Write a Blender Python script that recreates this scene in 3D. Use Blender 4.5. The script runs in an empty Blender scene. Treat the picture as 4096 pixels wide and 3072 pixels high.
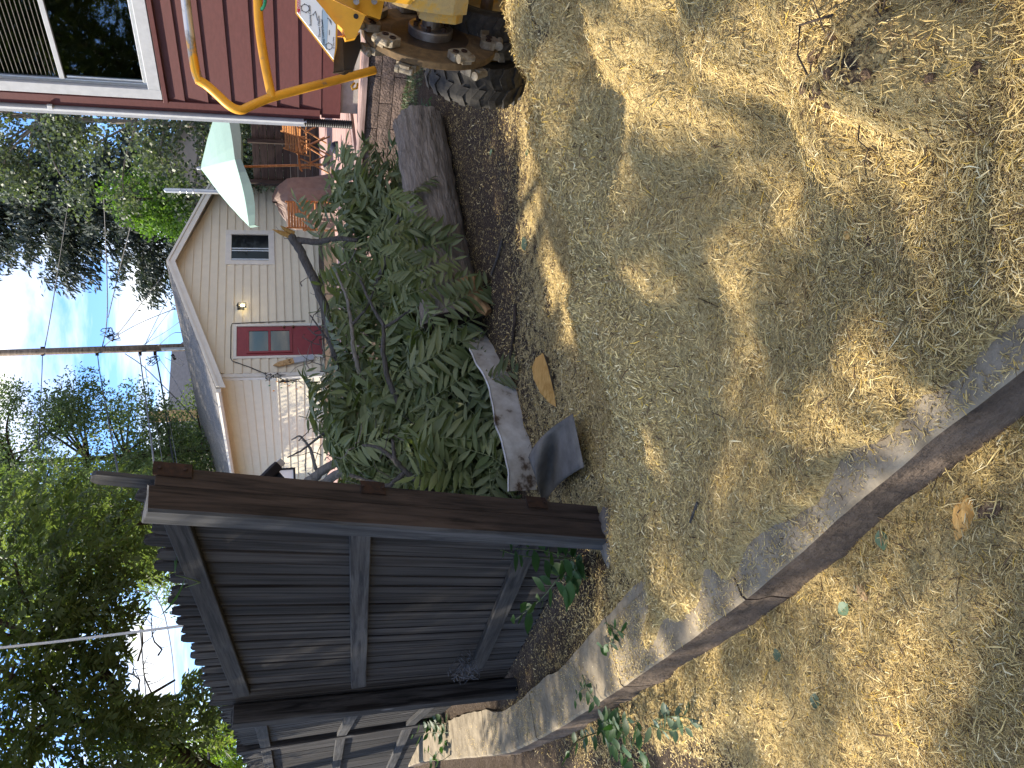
import bpy, math, random
import numpy as np
from mathutils import Vector, Matrix
random.seed(7); np.random.seed(7)
S = bpy.context.scene; COL = S.collection
# ------------------------------------------------------------------ camera
FPX = 3150.0; PITCH = math.radians(15.66); ROLL = math.radians(2.06); CAMH = 1.5
F = np.array([0, math.cos(PITCH), -math.sin(PITCH)])
_U0 = np.array([0, math.sin(PITCH), math.cos(PITCH)]); _R0 = np.array([1., 0, 0])
RT = math.cos(ROLL)*_R0 - math.sin(ROLL)*_U0
UP = math.sin(ROLL)*_R0 + math.cos(ROLL)*_U0
CAM = np.array([0, 0, CAMH])
cd = bpy.data.cameras.new('camera'); cam = bpy.data.objects.new('camera', cd); COL.objects.link(cam)
cd.sensor_width = 36; cd.lens = FPX/4096*36; cd.clip_start = 0.05; cd.clip_end = 3000
m = Matrix.Identity(4)                      # the phone was held upright and the file lies on its side: image right = down
for i in range(3):
    m[i][0] = -UP[i]; m[i][1] = RT[i]; m[i][2] = -F[i]; m[i][3] = CAM[i]
cam.matrix_world = m; S.camera = cam
# ------------------------------------------------------------------ sky, sun, exposure
SUN_AZ = math.atan2(-0.90, 0.43); SUN_EL = math.radians(47)
SUND = np.array([math.sin(SUN_AZ)*math.cos(SUN_EL), math.cos(SUN_AZ)*math.cos(SUN_EL), math.sin(SUN_EL)])
W = bpy.data.worlds.new('World'); S.world = W; W.use_nodes = True
nt = W.node_tree; nt.nodes.clear()
def N(t, kind, **kw):
    n = t.nodes.new(kind)
    for k, v in kw.items():
        if k == 'ins':
            for a, b in v.items(): n.inputs[a].default_value = b
        else: setattr(n, k, v)
    return n
def L(t, a, b): t.links.new(a, b)
sky = N(nt, 'ShaderNodeTexSky', sky_type='NISHITA', sun_disc=False, sun_elevation=SUN_EL, sun_rotation=SUN_AZ, air_density=1.0, dust_density=1.2, ozone_density=1.2)
tc = N(nt, 'ShaderNodeTexCoord'); sp = N(nt, 'ShaderNodeSeparateXYZ'); L(nt, tc.outputs['Generated'], sp.inputs[0])
zz = N(nt, 'ShaderNodeMath', operation='ADD', ins={1: 0.12}); L(nt, sp.outputs['Z'], zz.inputs[0])
dx = N(nt, 'ShaderNodeMath', operation='DIVIDE'); dy = N(nt, 'ShaderNodeMath', operation='DIVIDE')
L(nt, sp.outputs['X'], dx.inputs[0]); L(nt, zz.outputs[0], dx.inputs[1]); L(nt, sp.outputs['Y'], dy.inputs[0]); L(nt, zz.outputs[0], dy.inputs[1])
cb = N(nt, 'ShaderNodeCombineXYZ', ins={2: 14.2}); L(nt, dx.outputs[0], cb.inputs[0]); L(nt, dy.outputs[0], cb.inputs[1])
cn = N(nt, 'ShaderNodeTexNoise', ins={'Scale': 1.15, 'Detail': 8.0, 'Roughness': 0.56, 'Distortion': 0.3}); L(nt, cb.outputs[0], cn.inputs['Vector'])
cr = N(nt, 'ShaderNodeValToRGB'); cr.color_ramp.elements[0].position = 0.45; cr.color_ramp.elements[1].position = 0.63
L(nt, cn.outputs['Fac'], cr.inputs[0])
cm = N(nt, 'ShaderNodeMix', data_type='RGBA'); cm.inputs['B'].default_value = (4.4, 4.4, 4.3, 1)
sk2 = N(nt, 'ShaderNodeMix', data_type='RGBA', blend_type='MULTIPLY'); sk2.inputs['Factor'].default_value = 1.0; sk2.inputs['B'].default_value = (.36, .53, .82, 1)
L(nt, sky.outputs[0], sk2.inputs['A']); L(nt, cr.outputs[0], cm.inputs['Factor']); L(nt, sk2.outputs['Result'], cm.inputs['A'])
bg = N(nt, 'ShaderNodeBackground', ins={'Strength': 0.13}); L(nt, cm.outputs['Result'], bg.inputs[0])
wo = N(nt, 'ShaderNodeOutputWorld'); L(nt, bg.outputs[0], wo.inputs[0])
sl = bpy.data.lights.new('sun', 'SUN'); sl.energy = 3.4; sl.angle = math.radians(0.53); sl.color = (1.0, 0.90, 0.74)
sun = bpy.data.objects.new('sun', sl); COL.objects.link(sun); sun.rotation_euler = Vector(SUND).to_track_quat('Z', 'Y').to_euler()
sun.location = (-9, 4, 12)
S.view_settings.view_transform = 'Standard'; S.view_settings.look = 'None'; S.view_settings.gamma = 1.0
S.view_settings.use_curve_mapping = False; S.view_settings.exposure = 1.7
S.render.engine = 'CYCLES'; S.cycles.use_denoising = True; S.cycles.max_bounces = 7; S.cycles.transparent_max_bounces = 6
S.cycles.sample_clamp_indirect = 6.0
# ------------------------------------------------------------------ pixel -> place
def ray(px, py): return F - UP*(px-2048)/FPX + RT*(1536-py)/FPX
def G(px, py, z=0.0):
    d = ray(px, py); return CAM + d*((z-CAMH)/d[2])
def D(px, py, y):
    d = ray(px, py); return CAM + d*(y/d[1])
def HIT(px, py, P, n):
    d = ray(px, py); return CAM + d*(((P-CAM)@n)/(d@n))
def V(*a): return np.array(a, float)
def nrm(a): a = np.asarray(a, float); return a/np.linalg.norm(a)
# ------------------------------------------------------------------ noise
_perm = np.random.RandomState(3).rand(256, 256)
def vnoise(x, y, s=1.0, o=0):
    x = np.asarray(x, float)*s+o*17.3+500; y = np.asarray(y, float)*s+o*9.1+500
    xi = np.floor(x).astype(int); yi = np.floor(y).astype(int); fx = x-xi; fy = y-yi
    fx = fx*fx*(3-2*fx); fy = fy*fy*(3-2*fy)
    g = lambda a, b: _perm[a % 256, b % 256]
    return (g(xi, yi)*(1-fx)+g(xi+1, yi)*fx)*(1-fy)+(g(xi, yi+1)*(1-fx)+g(xi+1, yi+1)*fx)*fy
def fbm(x, y, s, o=0, k=4):
    r = 0; a = .5
    for i in range(k): r = r+a*(vnoise(x, y, s*2**i, o+i)-.5)*2; a *= .5
    return r
def sst(a, b, x):
    t = np.clip((np.asarray(x, float)-a)/(b-a), 0, 1); return t*t*(3-2*t)
# ------------------------------------------------------------------ materials
MATS = {}
def newmat(name):
    mt = bpy.data.materials.new(name); mt.use_nodes = True; t = mt.node_tree; b = t.nodes['Principled BSDF']; MATS[name] = mt
    return mt, t, b
def coords(t, scale=(1, 1, 1), rnd=True):
    tcn = N(t, 'ShaderNodeTexCoord'); mp = N(t, 'ShaderNodeMapping'); mp.inputs['Scale'].default_value = scale
    L(t, tcn.outputs['Object'], mp.inputs[0])
    if rnd:
        oi = N(t, 'ShaderNodeObjectInfo'); mu = N(t, 'ShaderNodeMath', operation='MULTIPLY', ins={1: 57.0}); L(t, oi.outputs['Random'], mu.inputs[0])
        L(t, mu.outputs[0], mp.inputs['Location'])
    return mp.outputs[0]
def noise(t, vec, scale, detail=5, rough=.6, dist=0.0):
    n = N(t, 'ShaderNodeTexNoise', ins={'Scale': scale, 'Detail': detail, 'Roughness': rough, 'Distortion': dist}); L(t, vec, n.inputs['Vector']); return n.outputs['Fac']
def ramp(t, fac, stops):
    r = N(t, 'ShaderNodeValToRGB'); e = r.color_ramp.elements
    while len(e) < len(stops): e.new(0.5)
    for i, (p, c) in enumerate(stops): e[i].position = p; e[i].color = (*c, 1)
    L(t, fac, r.inputs[0]); return r.outputs[0]
def mixc(t, fac, a, b, mode='MIX'):
    mx = N(t, 'ShaderNodeMix', data_type='RGBA', blend_type=mode)
    for s, v in (('Factor', fac), ('A', a), ('B', b)):
        if isinstance(v, (int, float)): mx.inputs[s].default_value = v
        elif isinstance(v, tuple): mx.inputs[s].default_value = (*v, 1)
        else: L(t, v, mx.inputs[s])
    return mx.outputs['Result']
def bump(t, b, h, strength=.4, dist=.01):
    bp = N(t, 'ShaderNodeBump', ins={'Strength': strength, 'Distance': dist}); L(t, h, bp.inputs['Height']); L(t, bp.outputs[0], b.inputs['Normal'])
def simple(name, col, col2=None, rough=.7, scale=8, bs=.15, bd=.004, metal=0, stops=None, detail=6, vs=(1, 1, 1), spec=.3):
    mt, t, b = newmat(name); v = coords(t, vs); f = noise(t, v, scale, detail, .62)
    col2 = col2 or tuple(c*.7 for c in col)
    L(t, ramp(t, f, stops or [(.3, col2), (.7, col)]), b.inputs['Base Color'])
    b.inputs['Roughness'].default_value = rough; b.inputs['Metallic'].default_value = metal; b.inputs['Specular IOR Level'].default_value = spec
    if bs: bump(t, b, noise(t, v, scale*4, 5, .6), bs, bd)
    return mt
def wood(name, dark, light, tint=None, rough=.85, stretch=.06, sc=42, bs=.5, randv=.35, knots=False):
    mt, t, b = newmat(name); v = coords(t, (stretch, 1, 1)); f = noise(t, v, sc, 7, .65, .4); f2 = noise(t, coords(t, (.5, 1, 1)), 5, 4, .6)
    c = ramp(t, f, [(.40, dark), (.60, light)])
    c = mixc(t, ramp(t, f2, [(.35, (0, 0, 0)), (.75, (.7, .7, .7))]), c, tint or tuple(x*.75 for x in light))
    oi = N(t, 'ShaderNodeObjectInfo'); mr = N(t, 'ShaderNodeMapRange', ins={3: 1-randv, 4: 1+randv}); L(t, oi.outputs['Random'], mr.inputs[0])
    c = mixc(t, 1.0, c, mr.outputs[0], 'MULTIPLY')
    if knots:
        vo = N(t, 'ShaderNodeTexVoronoi', ins={'Scale': 4.2}); L(t, coords(t, (.45, 1.3, 1.3)), vo.inputs['Vector'])
        k = ramp(t, vo.outputs['Distance'], [(.05, (1, 1, 1)), (.10, (0, 0, 0))]); c = mixc(t, k, c, tuple(min(1, x*2.3) for x in light))
    L(t, c, b.inputs['Base Color']); b.inputs['Roughness'].default_value = rough; b.inputs['Specular IOR Level'].default_value = .2
    bump(t, b, f, bs, .004); return mt
def leafmat(name, base, alt, trans=.35, rough=.5, tcol=None):
    mt = bpy.data.materials.new(name); mt.use_nodes = True; t = mt.node_tree; MATS[name] = mt; b = t.nodes['Principled BSDF']
    at = N(t, 'ShaderNodeAttribute', attribute_name='rnd'); oi = N(t, 'ShaderNodeObjectInfo')
    c = mixc(t, at.outputs['Fac'], base, alt); mr = N(t, 'ShaderNodeMapRange', ins={3: .72, 4: 1.25}); L(t, oi.outputs['Random'], mr.inputs[0])
    c = mixc(t, 1.0, c, mr.outputs[0], 'MULTIPLY')
    L(t, c, b.inputs['Base Color']); b.inputs['Roughness'].default_value = rough; b.inputs['Specular IOR Level'].default_value = .35
    tr = N(t, 'ShaderNodeBsdfTranslucent'); c2 = mixc(t, 1.0, c, tcol or (1.6, 1.9, .7), 'MULTIPLY'); L(t, c2, tr.inputs[0])
    ms = N(t, 'ShaderNodeMixShader', ins={0: trans}); L(t, b.outputs[0], ms.inputs[1]); L(t, tr.outputs[0], ms.inputs[2])
    L(t, ms.outputs[0], t.nodes['Material Output'].inputs[0]); return mt

wood('fence_wood', (.005, .005, .006), (.052, .049, .048), (.018, .014, .011), randv=.4, bs=1.0, sc=30, knots=True)
wood('rail_wood', (.012, .013, .015), (.055, .054, .055), (.034, .031, .029), bs=.8)
wood('post_wood', (.011, .008, .006), (.060, .042, .033), (.032, .024, .021), randv=.1, bs=.8, sc=30)
wood('post_grey', (.022, .024, .027), (.078, .079, .083), randv=.1, bs=.8, sc=30)
wood('chair_wood', (.28, .11, .035), (.52, .24, .08), randv=.15, sc=30, bs=.1, rough=.5)
wood('deck_wood', (.16, .09, .075), (.36, .24, .21), (.3, .19, .16), randv=.15, sc=24)
wood('timber_cap', (.17, .11, .10), (.36, .26, .24), randv=.1, sc=30)
wood('dark_fence', (.02, .015, .012), (.07, .05, .04), randv=.3)
wood('pole_wood', (.09, .065, .045), (.24, .18, .13), sc=12, bs=.5)
wood('toe_wood', (.16, .085, .035), (.34, .20, .09), sc=30, bs=.5)
wood('plank_wood', (.38, .22, .09), (.58, .38, .18), sc=22, bs=.1)
wood('fresh_wood', (.42, .22, .055), (.66, .40, .13), (.6, .33, .1), sc=60, stretch=.12, bs=.35, rough=.8)
simple('siding_red', (.100, .030, .028), (.078, .023, .021), .55, 14, .08, vs=(1, 1, 3))
simple('trim_white', (.42, .43, .45), (.34, .35, .37), .5, 12, .1)
simple('siding_cream', (.66, .585, .43), (.60, .53, .39), .6, 5, .05)
simple('trim_cream', (.66, .62, .53), (.58, .545, .465), .55, 6, .05)
simple('door_red', (.24, .032, .036), (.20, .026, .030), .4, 8, .03)
simple('alu', (.60, .61, .62), (.5, .51, .52), .35, 20, .03, metal=.6)
simple('black_plastic', (.016, .016, .017), (.008, .008, .009), .45, 30, .05)
simple('rubber', (.040, .037, .033), (.018, .017, .016), .75, 22, .3, stops=[(.35, (.018, .017, .016)), (.6, (.045, .041, .036)), (.78, (.13, .11, .075))])
simple('umbrella_cloth', (.30, .43, .37), (.275, .40, .34), .8, 18, .05)
simple('grill_cover', (.24, .175, .14), (.17, .12, .10), .8, 9, .15)
simple('navy_cloth', (.022, .026, .045), (.014, .016, .03), .85, 40, .2)
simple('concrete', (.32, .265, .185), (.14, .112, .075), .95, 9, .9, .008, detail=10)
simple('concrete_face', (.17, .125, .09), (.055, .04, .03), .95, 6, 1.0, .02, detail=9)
simple('foundation', (.30, .29, .27), (.2, .19, .18), .9, 9, .4)
simple('block_stone', (.22, .16, .135), (.10, .072, .06), .95, 11, 1.0, .03, detail=9)
simple('shingle', (.30, .285, .27), (.10, .095, .09), .95, 34, .6, .006, vs=(1, 1, 1))
simple('pipe_metal', (.55, .57, .58), (.42, .44, .45), .4, 10, .02, metal=.5)
simple('rusty', (.055, .028, .018), (.022, .015, .012), .8, 30, .4, metal=.4)
simple('cable_black', (.03, .03, .032), (.02, .02, .02), .6, 10, 0)
simple('cable_grey', (.20, .20, .21), (.14, .14, .15), .6, 10, 0)
simple('rope_white', (.62, .60, .56), (.38, .37, .34), .9, 60, .4)
simple('rope_green', (.03, .26, .13), (.02, .16, .08), .9, 60, .4)
simple('edging_plastic', (.40, .37, .33), (.20, .175, .145), .5, 7, .15, detail=9, stops=[(.34, (.09, .06, .04)), (.42, (.40, .36, .31)), (.65, (.60, .57, .52))])
simple('fabric_grey', (.22, .20, .17), (.12, .108, .09), .95, 8, .15)
simple('steel', (.30, .29, .28), (.16, .13, .11), .42, 16, .2, metal=.8)
simple('tooth_steel', (.32, .28, .21), (.13, .10, .065), .6, 30, .5, metal=.35)
simple('disc_steel', (.075, .05, .03), (.03, .022, .016), .6, 12, .3, metal=.35, detail=9)
simple('disc_dust', (.15, .095, .042), (.07, .045, .022), .8, 25, .4, detail=9)
simple('grinder_yellow', (.78, .40, .030), (.66, .32, .025), .38, 9, .05, stops=[(.22, (.40, .24, .07)), (.42, (.60, .30, .026)), (.7, (.70, .36, .03))])
simple('grinder_dusty', (.60, .40, .13), (.44, .33, .17), .8, 16, .6, .006, detail=10, stops=[(.3, (.42, .31, .15)), (.5, (.50, .36, .14)), (.62, (.62, .36, .06)), (.75, (.46, .35, .18))])
simple('tube_yellow', (.70, .33, .025), (.50, .22, .02), .4, 7, .1, stops=[(.30, (.16, .13, .10)), (.36, (.55, .25, .02)), (.7, (.74, .36, .03))], detail=8)
simple('tube_worn', (.45, .44, .43), (.2, .19, .18), .35, 9, .1, metal=.6, stops=[(.42, (.48, .47, .46)), (.52, (.25, .22, .18)), (.6, (.66, .32, .03))])
simple('label_white', (.80, .81, .80), (.76, .77, .77), .35, 5, 0)
simple('label_red', (.62, .035, .06), (.55, .03, .05), .4, 5, 0)
simple('label_blue', (.40, .52, .62), (.36, .48, .58), .4, 5, 0)
simple('ink', (.02, .02, .025), (.015, .015, .02), .5, 5, 0)
simple('stone_grey', (.20, .18, .155), (.09, .08, .07), .9, 12, .5)
simple('wire', (.10, .105, .12), (.06, .06, .07), .5, 10, 0, metal=.6)
simple('knob_metal', (.25, .17, .09), (.15, .1, .05), .35, 10, 0, metal=.8)
simple('plain_dark', (.020, .020, .022), (.012, .012, .013), .6, 6, .05)
simple('blind', (.13, .12, .105), (.10, .09, .08), .7, 10, 0)
simple('bulb_orange', (.75, .30, .05), (.6, .2, .03), .4, 5, 0)
simple('far_wall', (.42, .36, .30), (.34, .29, .24), .8, 3, .1)
simple('far_roof', (.11, .11, .12), (.07, .07, .075), .9, 6, .2)
simple('pink_paver', (.42, .27, .23), (.30, .19, .165), .9, 6, .4)
simple('soil_clump', (.17, .105, .065), (.06, .037, .024), .95, 24, 1.0, .02, detail=9, stops=[(.3, (.05, .032, .02)), (.55, (.16, .10, .06)), (.66, (.45, .33, .15))])
def bark(name, dark, light, sc=9):
    mt, t, b = newmat(name); v = coords(t, (.22, 1.6, 1.6)); f = noise(t, v, sc, 9, .68, 1.6)
    c = ramp(t, f, [(.36, dark), (.62, light)]); c = mixc(t, noise(t, coords(t), 3, 4, .6), c, tuple(x*.6 for x in light))
    L(t, c, b.inputs['Base Color']); b.inputs['Roughness'].default_value = .95; b.inputs['Specular IOR Level'].default_value = .1
    bump(t, b, f, 1.0, .035); return mt
bark('log_bark', (.075, .060, .047), (.43, .355, .285), 17)
bark('branch_bark', (.06, .052, .044), (.19, .17, .15), 22)
bark('pale_bark', (.20, .165, .13), (.42, .37, .31), 22)
bark('tree_bark', (.035, .027, .02), (.12, .09, .07), 12)
leafmat('frond_leaf', (.092, .118, .034), (.235, .248, .115), .24, .46, (1.4, 1.6, .5))
leafmat('walnut_leaf', (.085, .120, .042), (.180, .210, .090), .56, .5, (1.35, 1.5, .6))
leafmat('elm_leaf', (.075, .105, .048), (.160, .190, .105), .42, .5)
leafmat('spruce_leaf', (.030, .048, .040), (.085, .10, .075), .1, .7)
leafmat('aspen_leaf', (.085, .110, .070), (.21, .24, .17), .28, .45)
leafmat('bright_leaf', (.070, .135, .020), (.140, .220, .050), .35, .5)
leafmat('lime_leaf', (.14, .22, .025), (.26, .34, .05), .4, .5)
leafmat('vine_leaf', (.032, .078, .020), (.070, .130, .038), .28, .55)
leafmat('dry_leaf', (.10, .15, .09), (.17, .19, .10), .2, .5)
# glass
mt, t, b = newmat('glass'); b.inputs['Base Color'].default_value = (.012, .014, .016, 1); b.inputs['Roughness'].default_value = .03; b.inputs['Specular IOR Level'].default_value = .9
b.inputs['IOR'].default_value = 1.5
mt, t, b = newmat('clear_glass'); b.inputs['Base Color'].default_value = (.9, .9, .9, 1); b.inputs['Roughness'].default_value = .05; b.inputs['Transmission Weight'].default_value = 1.0; b.inputs['IOR'].default_value = 1.1
mt, t, b = newmat('lamp_glow'); b.inputs['Emission Color'].default_value = (1, .83, .45, 1); b.inputs['Emission Strength'].default_value = 7
mt, t, b = newmat('dark_pane'); b.inputs['Base Color'].default_value = (.010, .011, .013, 1); b.inputs['Roughness'].default_value = .08; b.inputs['Specular IOR Level'].default_value = .18
# window glass with a see-through share so that blinds show behind reflections
mt = bpy.data.materials.new('window_glass'); mt.use_nodes = True; t = mt.node_tree; MATS['window_glass'] = mt
gl = N(t, 'ShaderNodeBsdfGlossy', ins={'Roughness': .02}); gl.inputs[0].default_value = (.9, .93, .95, 1); tr = N(t, 'ShaderNodeBsdfTransparent'); tr.inputs[0].default_value = (.75, .78, .78, 1)
fr = N(t, 'ShaderNodeFresnel', ins={'IOR': 2.1}); ms = N(t, 'ShaderNodeMixShader'); L(t, fr.outputs[0], ms.inputs[0]); L(t, tr.outputs[0], ms.inputs[1]); L(t, gl.outputs[0], ms.inputs[2])
L(t, ms.outputs[0], t.nodes['Material Output'].inputs[0])
# chips: colour from attribute
mt, t, b = newmat('chips'); at = N(t, 'ShaderNodeAttribute', attribute_name='col'); L(t, at.outputs['Color'], b.inputs['Base Color']); b.inputs['Roughness'].default_value = .85; b.inputs['Specular IOR Level'].default_value = .15
# ground
mt, t, b = newmat('ground_mat'); v = coords(t, rnd=False); at = N(t, 'ShaderNodeAttribute', attribute_name='dust')
f1 = noise(t, v, 210, 4, .7); f2 = noise(t, v, 9, 6, .65); f3 = noise(t, v, 70, 5, .7, .5); f4 = noise(t, v, 1.3, 5, .6)
fm = N(t, 'ShaderNodeMath', operation='MULTIPLY_ADD', ins={1: .5}); L(t, f1, fm.inputs[0]); fh = N(t, 'ShaderNodeMath', operation='MULTIPLY', ins={1: .5}); L(t, f3, fh.inputs[0]); L(t, fh.outputs[0], fm.inputs[2])
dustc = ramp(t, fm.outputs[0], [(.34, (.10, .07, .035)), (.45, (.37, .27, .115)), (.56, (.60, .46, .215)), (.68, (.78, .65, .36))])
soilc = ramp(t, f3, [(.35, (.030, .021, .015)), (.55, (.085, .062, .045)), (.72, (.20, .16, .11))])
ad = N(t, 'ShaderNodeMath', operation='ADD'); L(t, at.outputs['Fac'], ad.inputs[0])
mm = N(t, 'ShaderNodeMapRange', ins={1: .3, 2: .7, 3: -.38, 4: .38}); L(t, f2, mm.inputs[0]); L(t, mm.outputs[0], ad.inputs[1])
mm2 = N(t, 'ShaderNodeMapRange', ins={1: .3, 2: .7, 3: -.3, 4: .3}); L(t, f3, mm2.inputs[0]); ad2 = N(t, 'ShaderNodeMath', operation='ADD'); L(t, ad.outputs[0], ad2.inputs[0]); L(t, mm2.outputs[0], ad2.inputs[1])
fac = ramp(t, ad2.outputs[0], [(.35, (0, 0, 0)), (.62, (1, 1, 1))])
L(t, mixc(t, fac, soilc, dustc), b.inputs['Base Color']); b.inputs['Roughness'].default_value = .95; b.inputs['Specular IOR Level'].default_value = .1
hm = N(t, 'ShaderNodeMath', operation='ADD'); L(t, f1, hm.inputs[0]); L(t, f3, hm.inputs[1]); bump(t, b, hm.outputs[0], .9, .012)
# bark stripe label etc. done
# ------------------------------------------------------------------ mesh helpers
class MB:
    def __init__(s): s.v = []; s.f = []; s.m = []
    def add(s, vs, fs, mi=0):
        o = len(s.v); s.v += [tuple(map(float, q)) for q in vs]; s.f += [tuple(i+o for i in f) for f in fs]; s.m += [mi]*len(fs); return s
    def box(s, c, ax, size, mi=0):
        c = np.asarray(c, float); X, Y, Z = [np.asarray(a, float) for a in ax]; hx, hy, hz = [q/2 for q in size]
        vs = [c+X*(a*hx)+Y*(b_*hy)+Z*(d*hz) for a in (-1, 1) for b_ in (-1, 1) for d in (-1, 1)]
        return s.add(vs, [(0, 1, 3, 2), (4, 6, 7, 5), (0, 4, 5, 1), (2, 3, 7, 6), (0, 2, 6, 4), (1, 5, 7, 3)], mi)
    def cbox(s, c, ax, size, ch=.004, mi=0):
        """box with chamfered long edges (along X)"""
        c = np.asarray(c, float); X, Y, Z = [np.asarray(a, float) for a in ax]; hx, hy, hz = [q/2 for q in size]; ch = min(ch, hy*.6, hz*.6)
        pr = [(-hy+ch, -hz), (hy-ch, -hz), (hy, -hz+ch), (hy, hz-ch), (hy-ch, hz), (-hy+ch, hz), (-hy, hz-ch), (-hy, -hz+ch)]
        vs = [c+X*xx+Y*a+Z*b_ for xx in (-hx, hx) for a, b_ in pr]
        fs = [(i, (i+1) % 8, 8+(i+1) % 8, 8+i) for i in range(8)]+[tuple(range(7, -1, -1)), tuple(range(8, 16))]
        return s.add(vs, fs, mi)
    def beam(s, p0, p1, w, h, up=(0, 0, 1), ch=.004, mi=0):
        p0 = np.asarray(p0, float); p1 = np.asarray(p1, float); X = nrm(p1-p0); Y = nrm(np.cross(up, X)); Z = np.cross(X, Y)
        return s.cbox((p0+p1)/2, (X, Y, Z), (np.linalg.norm(p1-p0), w, h), ch, mi)
    def tube(s, pts, rad, n=8, cap=True, mi=0, jit=0):
        pts = [np.asarray(p, float) for p in pts]; k = len(pts); rad = [rad]*k if np.isscalar(rad) else rad
        T = [nrm(pts[min(i+1, k-1)]-pts[max(i-1, 0)]) for i in range(k)]
        a = nrm(np.cross(T[0], (0, 0, 1) if abs(T[0][2]) < .9 else (1, 0, 0))); vs = []
        for i in range(k):
            a = nrm(a-T[i]*(a@T[i])); b_ = np.cross(T[i], a)
            for j in range(n):
                th = 2*math.pi*j/n; r = rad[i]*(1+jit*random.uniform(-1, 1)); vs.append(pts[i]+(a*math.cos(th)+b_*math.sin(th))*r)
        fs = [(i*n+j, i*n+(j+1) % n, (i+1)*n+(j+1) % n, (i+1)*n+j) for i in range(k-1) for j in range(n)]
        if cap: fs += [tuple(range(n-1, -1, -1)), tuple((k-1)*n+j for j in range(n))]
        return s.add(vs, fs, mi)
    def cyl(s, p0, p1, r, n=16, r1=None, mi=0): return s.tube([p0, p1], [r, r if r1 is None else r1], n, True, mi)
    def prism(s, poly, ext, mi=0, ms=None):
        poly = [np.asarray(p, float) for p in poly]; ext = np.asarray(ext, float); k = len(poly); vs = poly+[p+ext for p in poly]
        o = len(s.v); s.add(vs, [tuple(range(k)), tuple(range(2*k-1, k-1, -1))], mi)
        s.f += [tuple(o+q for q in (i, i+k, (i+1) % k+k, (i+1) % k)) for i in range(k)]; s.m += [mi if ms is None else ms]*k; return s
    def lathe(s, prof, c, axis, n=32, closed=False, mi=0, e1=None):
        """prof: (radius, along-axis)"""
        axis = nrm(axis); a = nrm(np.cross(axis, (0, 0, 1) if abs(axis[2]) < .9 else (1, 0, 0))); b_ = np.cross(axis, a); c = np.asarray(c, float); k = len(prof)
        vs = [c+axis*h+(a*math.cos(2*math.pi*j/n)+b_*math.sin(2*math.pi*j/n))*r for r, h in prof for j in range(n)]
        kk = k if closed else k-1
        return s.add(vs, [(i*n+j, ((i+1) % k)*n+j, ((i+1) % k)*n+(j+1) % n, i*n+(j+1) % n) for i in range(kk) for j in range(n)], mi)
def fixn(me):
    import bmesh
    b = bmesh.new(); b.from_mesh(me); bmesh.ops.recalc_face_normals(b, faces=b.faces); b.to_mesh(me); b.free()
def mesh(name, mb, mats, loc=(0, 0, 0), smooth=False, recalc=True):
    me = bpy.data.meshes.new(name); lv = np.array(mb.v)-np.asarray(loc)
    me.from_pydata(lv.tolist(), [], mb.f)
    for q in ([mats] if isinstance(mats, str) else mats): me.materials.append(MATS[q])
    if any(mb.m): me.polygons.foreach_set('material_index', mb.m)
    if recalc: fixn(me)
    if smooth: me.polygons.foreach_set('use_smooth', [True]*len(me.polygons))
    me.update(); return me
def link(name, me, parent=None, mat=None):
    o = bpy.data.objects.new(name, me); COL.objects.link(o)
    if parent is not None: o.parent = parent
    if mat is not None: o.matrix_local = mat
    return o
def wloc(p):
    r = np.zeros(3)
    while p is not None: r = r+np.array(p.location); p = p.parent
    return r
def part(name, mb, mats, parent, smooth=False, label=None, recalc=True):
    o = link(name, mesh(name, mb, mats, wloc(parent), smooth, recalc), parent)
    if label: o['label'] = label
    return o
def tag(o, label, cat, group=None):
    o['label'] = label; o['category'] = cat
    if group: o['group'] = group
    return o
def thing(name, label, cat, loc, group=None):
    o = bpy.data.objects.new(name, None); COL.objects.link(o); o.location = [float(q) for q in loc]; o.empty_display_size = .1
    return tag(o, label, cat, group)
def single(name, mb, mats, label, cat, loc, group=None, smooth=False):
    o = link(name, mesh(name, mb, mats, loc, smooth)); o.location = [float(q) for q in loc]; return tag(o, label, cat, group)
def struct(name, mb, mats, parent=None, smooth=False):
    o = link(name, mesh(name, mb, mats, (0, 0, 0), smooth), parent)
    if parent is None: o['kind'] = 'structure'
    return o
def npmesh(name, verts, faces, mat, attrs=(), smooth=False):
    """big meshes: verts (n,3), faces (m,k)"""
    me = bpy.data.meshes.new(name); k = faces.shape[1]
    me.vertices.add(len(verts)); me.vertices.foreach_set('co', verts.astype(np.float32).ravel())
    me.loops.add(faces.size); me.loops.foreach_set('vertex_index', faces.astype(np.int32).ravel())
    me.polygons.add(len(faces)); me.polygons.foreach_set('loop_start', np.arange(0, faces.size, k, dtype=np.int32)); me.polygons.foreach_set('loop_total', np.full(len(faces), k, np.int32))
    for an, ty, data in attrs:
        a = me.attributes.new(an, ty, 'POINT')
        if ty == 'FLOAT': a.data.foreach_set('value', data.astype(np.float32))
        else: a.data.foreach_set('color', data.astype(np.float32).ravel())
    if smooth: me.polygons.foreach_set('use_smooth', np.ones(len(faces), bool))
    me.materials.append(MATS[mat]); me.update(); me.validate(); return me
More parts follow.
